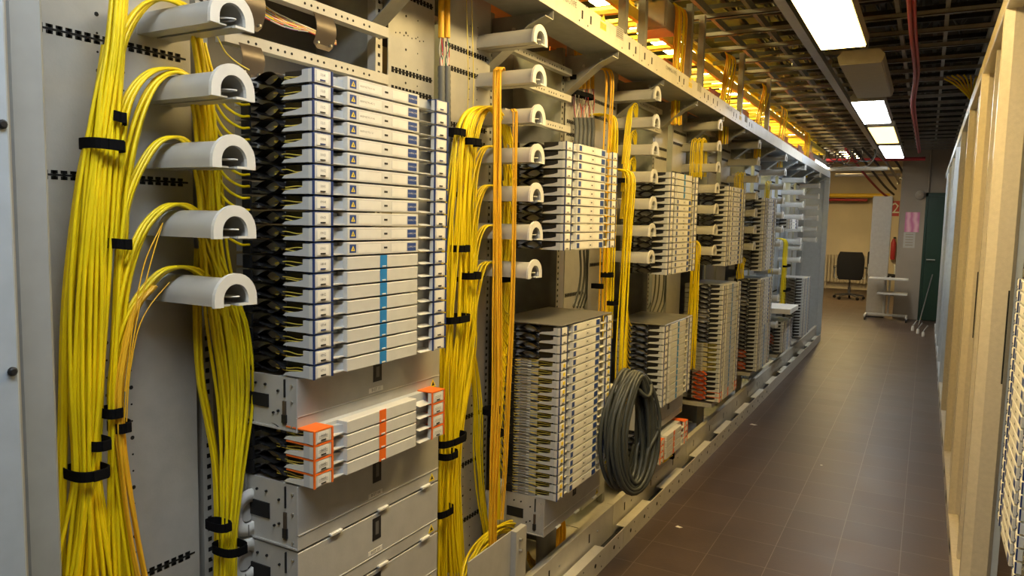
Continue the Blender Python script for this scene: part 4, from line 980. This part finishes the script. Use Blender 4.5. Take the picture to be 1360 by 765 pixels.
for k in range(3):
    for q_ in range(6):
        y = 3.1+1.24*k+0.72+0.05*q_
        cable([(XRR+0.16, y, 2.1), (XRR+0.13, y+0.01, 1.5), (XRR+0.15, y-0.01, 1.0), (XRR+0.14, y, 0.5)], 0.006, YCABO, 'one of the amber cables inside the %s right rack' % RN[k], 'amber cables inside the %s right rack' % RN[k], 5, 4)
p = onX(1287, 185, 0.22)
for k in range(10):
    a = -1.3+0.27*k
    cable([(p.x+0.003*k, p.y, 2.36), (p.x, p.y+0.01*math.sin(a), 2.45), (p.x+0.09*math.sin(a)-0.02, p.y+0.10*math.sin(a), 2.54+0.06*math.cos(a)), (p.x+0.16*math.sin(a)-0.03, p.y+0.18*math.sin(a), 2.58+0.06*math.cos(a))], 0.006, YCABO if k % 2 else YCAB, 'one of the yellow cables splaying from the top of the right rack row', 'yellow cables splaying from the right row top', 5, 4)

tag(FARC.build('fibre_cables'), 'yellow and amber fibre cables of the farther racks and above the beam', 'cables', kind='stuff')
# ------------------------------------------------------------------ far end of the room
t = thing('steel_locker', 'tall narrow grey metal partition panel beside the office chair', 'partition', (-0.84, 14.05, 0))
MB().cbox(0, 0.30, 0, 0.06, 0.02, 2.06, mat('partition_grey', (0.36, 0.33, 0.28), 0.6), 0.004).build('sheet', t)
MB().box(0.02, 0.28, 0.0, 0.05, 0, 0.0199, BLACK).build('plinth', t)

t = thing('fire_extinguisher', 'red cylinder hanging between the grey partition and the wall', 'extinguisher', (onY(1185, 345, 19.8).x, 19.9, onY(1184, 345, 19.8).z))
MB().tube([(0, 0, 0), (0, 0, 0.02), (0, 0, 0.40), (0, 0, 0.47), (0, 0, 0.50)], [0.045, 0.055, 0.055, 0.03, 0.015], REDP, 16).build('cylinder_body', t); MB().cbox(-0.01, 0.05, -0.01, 0.01, 0.501, 0.54, BLACK, 0.002).build('valve', t)
t = thing('number_sign', 'red sign with a white numeral 2 seen between partition and taupe wall', 'sign', (onY(1189, 287, 19.98).x, 19.985, onY(1188, 287, 19.98).z))
MB().cbox(-0.075, 0.075, 0, 0.01, 0, 0.36, REDP, 0.001).build('board', t); m_ = MB(); text_mb(m_, '2', 0.36, (0.0, -0.002, 0.18), LABELW, '-y'); m_.build('numeral', t)
# trolley
t = thing('shelf_trolley', 'grey steel trolley with two shelves in front of the partition', 'trolley', (-0.56, 13.75, 0))
for (x0, x1, z) in ((-0.24, 0.34, 0.68), (-0.10, 0.34, 0.44)): MB().cbox(x0, x1, -0.2, 0.15, z, z+0.025, GREY, 0.003).build('shelf', t)
for x in (-0.02, 0.05): MB().cbox(x, x+0.03, 0.151, 0.18, 0.09, 0.72, GREY, 0.003).build('post', t)
m_ = MB(); m_.cbox(-0.28, 0.36, 0.151, 0.19, 0.055, 0.089, GREY, 0.003); m_.cbox(-0.28, -0.25, -0.2, 0.15, 0.055, 0.089, GREY, 0.003); m_.cbox(0.33, 0.36, -0.2, 0.15, 0.055, 0.089, GREY, 0.003); m_.build('base_frame', t)
for (x, y) in ((-0.265, -0.17), (0.345, -0.17), (-0.265, 0.17), (0.345, 0.17)):
    MB().tube([(x-0.01, y, 0.027), (x+0.01, y, 0.027)], 0.027, BLACK, 12).build('caster', t)
# chair
c = onZ(1127, 397, 0); cx, cy = c.x, c.y
t = thing('office_chair', 'black office swivel chair with armrests at the far end of the aisle', 'chair', (cx, cy, 0), 0.06)
for k in range(5):
    a = 2*PI*k/5+0.3
    m_ = MB(); m_.tube([(0, 0, 0.11), (0.30*math.cos(a), 0.30*math.sin(a), 0.075)], [0.022, 0.014], DGREY, 8); o = m_.build('leg', t)
    m_ = MB(); x, y = 0.30*math.cos(a), 0.30*math.sin(a); m_.tube([(x-0.018*math.sin(a), y+0.018*math.cos(a), 0.03), (x+0.018*math.sin(a), y-0.018*math.cos(a), 0.03)], 0.03, BLACK, 12); m_.build('caster', o)
MB().tube([(0, 0, 0.10), (0, 0, 0.25), (0, 0, 0.251), (0, 0, 0.42)], [0.03, 0.03, 0.018, 0.018], DGREY, 12).build('column', t)
m_ = MB(); m_.cbox(-0.24, 0.24, -0.24, 0.24, 0.42, 0.50, FABRIC, 0.035); m_.build('seat', t)
m_ = MB(); rows = []
for side in (0.0, 0.05):
    for i in range(9):
        u_ = i/8; z = 0.43+0.58*u_; hw_ = 0.262-0.05*abs(2*u_-1)**4
        rows.append([(hw_*v, -0.25+side-0.05*u_+0.04*(1-v*v)*-1+0.02, z) for v in (-1, -0.6, 0, 0.6, 1)])
m_.sweep2(rows[:9], FABRIC); m_.sweep2(rows[9:], FABRIC)
for e in (0, -1): m_.sweep2([[r_[e] for r_ in rows[:9]], [r_[e] for r_ in rows[9:]]], FABRIC)
for e in (0, 8): m_.sweep2([rows[e], rows[9+e]], FABRIC)
m_.build('backrest', t)
for s_ in (-1, 1):
    m_ = MB(); m_.tube(spline([(s_*0.24, 0, 0.45), (s_*0.30, 0, 0.46), (s_*0.31, 0, 0.66), (s_*0.30, -0.02, 0.67)], 4), 0.014, TRAYS, 8); m_.cbox(s_*0.30-0.03, s_*0.30+0.03, -0.14, 0.12, 0.67, 0.70, BLACK, 0.008); m_.build('armrest', t)
# radiator
c = onY(1098, 372, 19.8)
t = thing('radiator', 'cream ribbed radiator under the far wall behind the office chair', 'radiator', (-2.25, 19.85, 0.16))
for k in range(16): MB().cbox(k*0.075, k*0.075+0.055, 0, 0.10, 0, 0.68, mat('radiator_cream', (0.55, 0.48, 0.36), 0.5), 0.012).build('rib', t)
MB().box(0.0, 1.15, 0.04, 0.06, 0.60, 0.63, MATS['radiator_cream']).build('pipe', t); MB().box(0.0, 1.15, 0.04, 0.06, 0.04, 0.07, MATS['radiator_cream']).build('pipe', t)
for x in (0.1, 1.05): MB().box(x, x+0.03, 0.03, 0.07, -0.16, -0.001, MATS['radiator_cream']).build('foot', t)
# second chair behind the partition, only its arm and base show
t = thing('office_chair', 'second office chair mostly hidden behind the grey partition', 'chair', (-0.84, 18.6, 0), 0.5)
for k in range(5):
    a = 2*PI*k/5+0.7; MB().tube([(0, 0, 0.11), (0.30*math.cos(a), 0.30*math.sin(a), 0.03)], [0.022, 0.03], DGREY, 8).build('leg', t)
MB().tube([(0, 0, 0.10), (0, 0, 0.42)], 0.02, DGREY, 12).build('column', t); MB().cbox(-0.24, 0.24, -0.24, 0.24, 0.42, 0.50, FABRIC, 0.035).build('seat', t)
MB().cbox(-0.22, 0.22, 0.22, 0.27, 0.52, 0.98, FABRIC, 0.02).build('backrest', t)
for s_ in (-1, 1): MB().tube(spline([(s_*0.24, 0, 0.45), (s_*0.29, 0, 0.46), (s_*0.29, 0, 0.66), (s_*0.28, 0.02, 0.70)], 4), 0.02, TRAYS, 8).build('armrest', t)
# poster, notice, door, detector, pipes
a, c = onY(1201, 308, YW-0.004), onY(1222, 282, YW-0.004)
t = thing('pink_poster', 'square pink poster on the taupe wall left of the green door', 'poster', (a.x, YW-0.006, a.z)); MB().cbox(0, c.x-a.x, 0, 0.005, 0, c.z-a.z, poster_material(), 0.001).build('print', t)
a, c = onY(1199, 329, YW-0.004), onY(1216, 308, YW-0.004)
t = thing('paper_notice', 'faded paper notice taped below the pink poster', 'notice', (a.x, YW-0.004, a.z)); m_ = MB(); m_.box(0, c.x-a.x, 0, 0.003, 0, c.z-a.z-0.01, PAPERG)
for k in range(5): m_.box(0.03, c.x-a.x-0.03, -0.0005, 0, 0.04+k*0.045, 0.055+k*0.045, TAUPE)
m_.build('sheet', t)
a, c = onY(1220, 430, YW), onY(1246, 262, YW)
d = MB(); d.cbox(-0.02, 0.95, YW-0.05, YW-0.001, 0.005, 2.06, GREEN, 0.004); d1_ = d.build('door_1'); d1_['kind'] = 'structure'
m_ = MB(); m_.box(-0.055, -0.021, YW-0.06, YW-0.001, 0, 2.12, GREEN); m_.box(-0.055, 1.0, YW-0.06, YW-0.001, 2.061, 2.12, GREEN); o = m_.build('trim_1'); o['kind'] = 'structure'
m_ = MB(); m_.cyl((0.02, YW-0.09, 1.02), (0.14, YW-0.09, 1.02), 0.01, ZINC, 8); m_.cyl((0.02, YW-0.09, 1.02), (0.02, YW-0.05, 1.02), 0.01, ZINC, 8); m_.build('door_handle', d1_)
p = onY(1222, 259, YW-0.03); t = thing('alarm_bell', 'round beige alarm dome on the wall beside the door top', 'alarm', p)
MB().tube([(0, 0.029, 0), (0, 0.0, 0), (0, -0.03, 0), (0, -0.045, 0)], [0.075, 0.075, 0.055, 0.01], HOUSE, 20).build('dome', t); MB().tube([(0.0, -0.046, 0), (0, -0.05, 0)], 0.008, GREY, 8).build('bolt', t)
p = onY(1233, 255, YW-0.03)
tag(MB().tube([(p.x, YW-0.02, 2.14), (p.x, YW-0.02, 3.3)], 0.016, TAUPE, 10).build('wall_pipe'), 'thin taupe conduit running up the wall above the green door', 'pipe')
a, c = onY(1085, 259.5, 19.6), onY(1182, 258, 19.6)
tag(MB().tube([(XL, 19.6, a.z), (c.x, 19.6, a.z)], 0.05, YPIPE, 12).build('yellow_pipe'), 'yellow pipe crossing the recess above the partition', 'pipe')
a = onY(1104, 264, 19.75)
tag(MB().tube([(XL, 19.75, a.z-0.02), (-1.3, 19.75, a.z-0.02)], 0.035, REDP, 12).build('red_pipe'), 'red pipe just below the yellow pipe in the recess', 'pipe')
for i, (x0, x1, y_, z_, r_, m2, lb) in enumerate(((-2.0, -0.1, 13.4, 2.62, 0.03, REDP, 'red pipe crossing under the ceiling beyond the lamps'), (-1.9, -0.6, 13.0, 2.45, 0.035, HOUSE, 'beige pipe crossing above the end of the left row'), (-1.6, -0.5, 15.4, 2.5, 0.03, HOUSE, 'beige pipe above the recess behind the partition'), (-1.9, -0.5, 16.2, 2.66, 0.03, GREY, 'grey pipe above the recess near the yellow pipe'))):
    tag(MB().tube([(x0, y_, z_), (x1, y_, z_)], r_, m2, 10).build('ceiling_pipe'), lb, 'pipe')
for i in range(7):
    c = Vector((-1.55+0.11*i, 12.2+0.2*(i % 3), 2.62)); rr = 0.12+0.03*(i % 3); pts = []
    for k in range(14):
        a = PI*0.9+k*PI*1.25/13; pts.append(c+Vector((rr*math.cos(a)*1.3, 0.05*math.sin(k), rr*math.sin(a))))
    o = MB().tube(spline(pts, 3), 0.009, (GCAB, BROWN, GRIDM)[i % 3], 6).build('hanging_cable'); tag(o, 'one of the loose cables sagging from the ceiling at the end of the left row', 'cable', 'loose cables sagging at the row end')
for i in range(5):
    o = MB().tube(spline([(-1.2+0.12*i, 12.8, 2.75), (-1.0+0.12*i, 13.6, 2.45+0.04*i), (-0.8+0.1*i, 14.8, 2.2+0.05*i), (-0.62+0.03*i, 15.6, 2.05+0.1*i)], 5), 0.02, (REDP, GRIDD, GRIDD, HOUSE, GRIDD)[i], 6).build('ceiling_pipe')
    tag(o, ('red', 'dark left', 'dark middle', 'beige', 'dark right')[i]+' pipe slanting down behind the ceiling grid end', 'pipe')
# things by the foot of the right row
for k, (x, y_) in enumerate(((-0.10, 12.6), (-0.03, 12.3), (0.04, 12.0))):
    t = thing('floor_stand', '%s small white-capped steel foot beside the far end of the right row' % ('leftmost', 'middle', 'rightmost')[k], 'stand', (x, y_, 0))
    MB().tube([(0, 0, 0), (0, 0, 0.03), (0, 0, 0.07)], [0.018, 0.02, 0.016], LABELW, 12).build('cap', t); MB().cyl((0.0, 0, 0.071), (0.05, 0.02, 0.16), 0.008, MGREY, 8).build('rod', t)
tag(MB().tube([(-0.03, 13.2, 0.008), (0.12, 14.04, 0.78)], 0.009, DGREY, 8).build('leaning_bar'), 'grey bar leaning before the green door', 'bar')
# paper scraps on the floor
def scrap(px, py, s_, lb, m2=PAPER):
    p = onZ(px, py, 0.0); m_ = MB(); m_.prism([(-s_, -s_*0.5), (s_*0.3, -s_*0.7), (s_, s_*0.1), (s_*0.1, s_*0.3), (-s_*0.6, s_*0.6)], 'z', 0.001, 0.002, m2)
    o = m_.build('paper_scrap', None, (p.x, p.y, 0)); tag(o, lb, 'paper scrap')
scrap(902, 700, 0.018, 'cream torn paper scrap on the floor near the left floor rail'); scrap(1001, 564, 0.028, 'white paper scrap on the floor farther along the left rail'); scrap(1091, 618, 0.008, 'tiny white paper speck in the middle of the aisle floor')
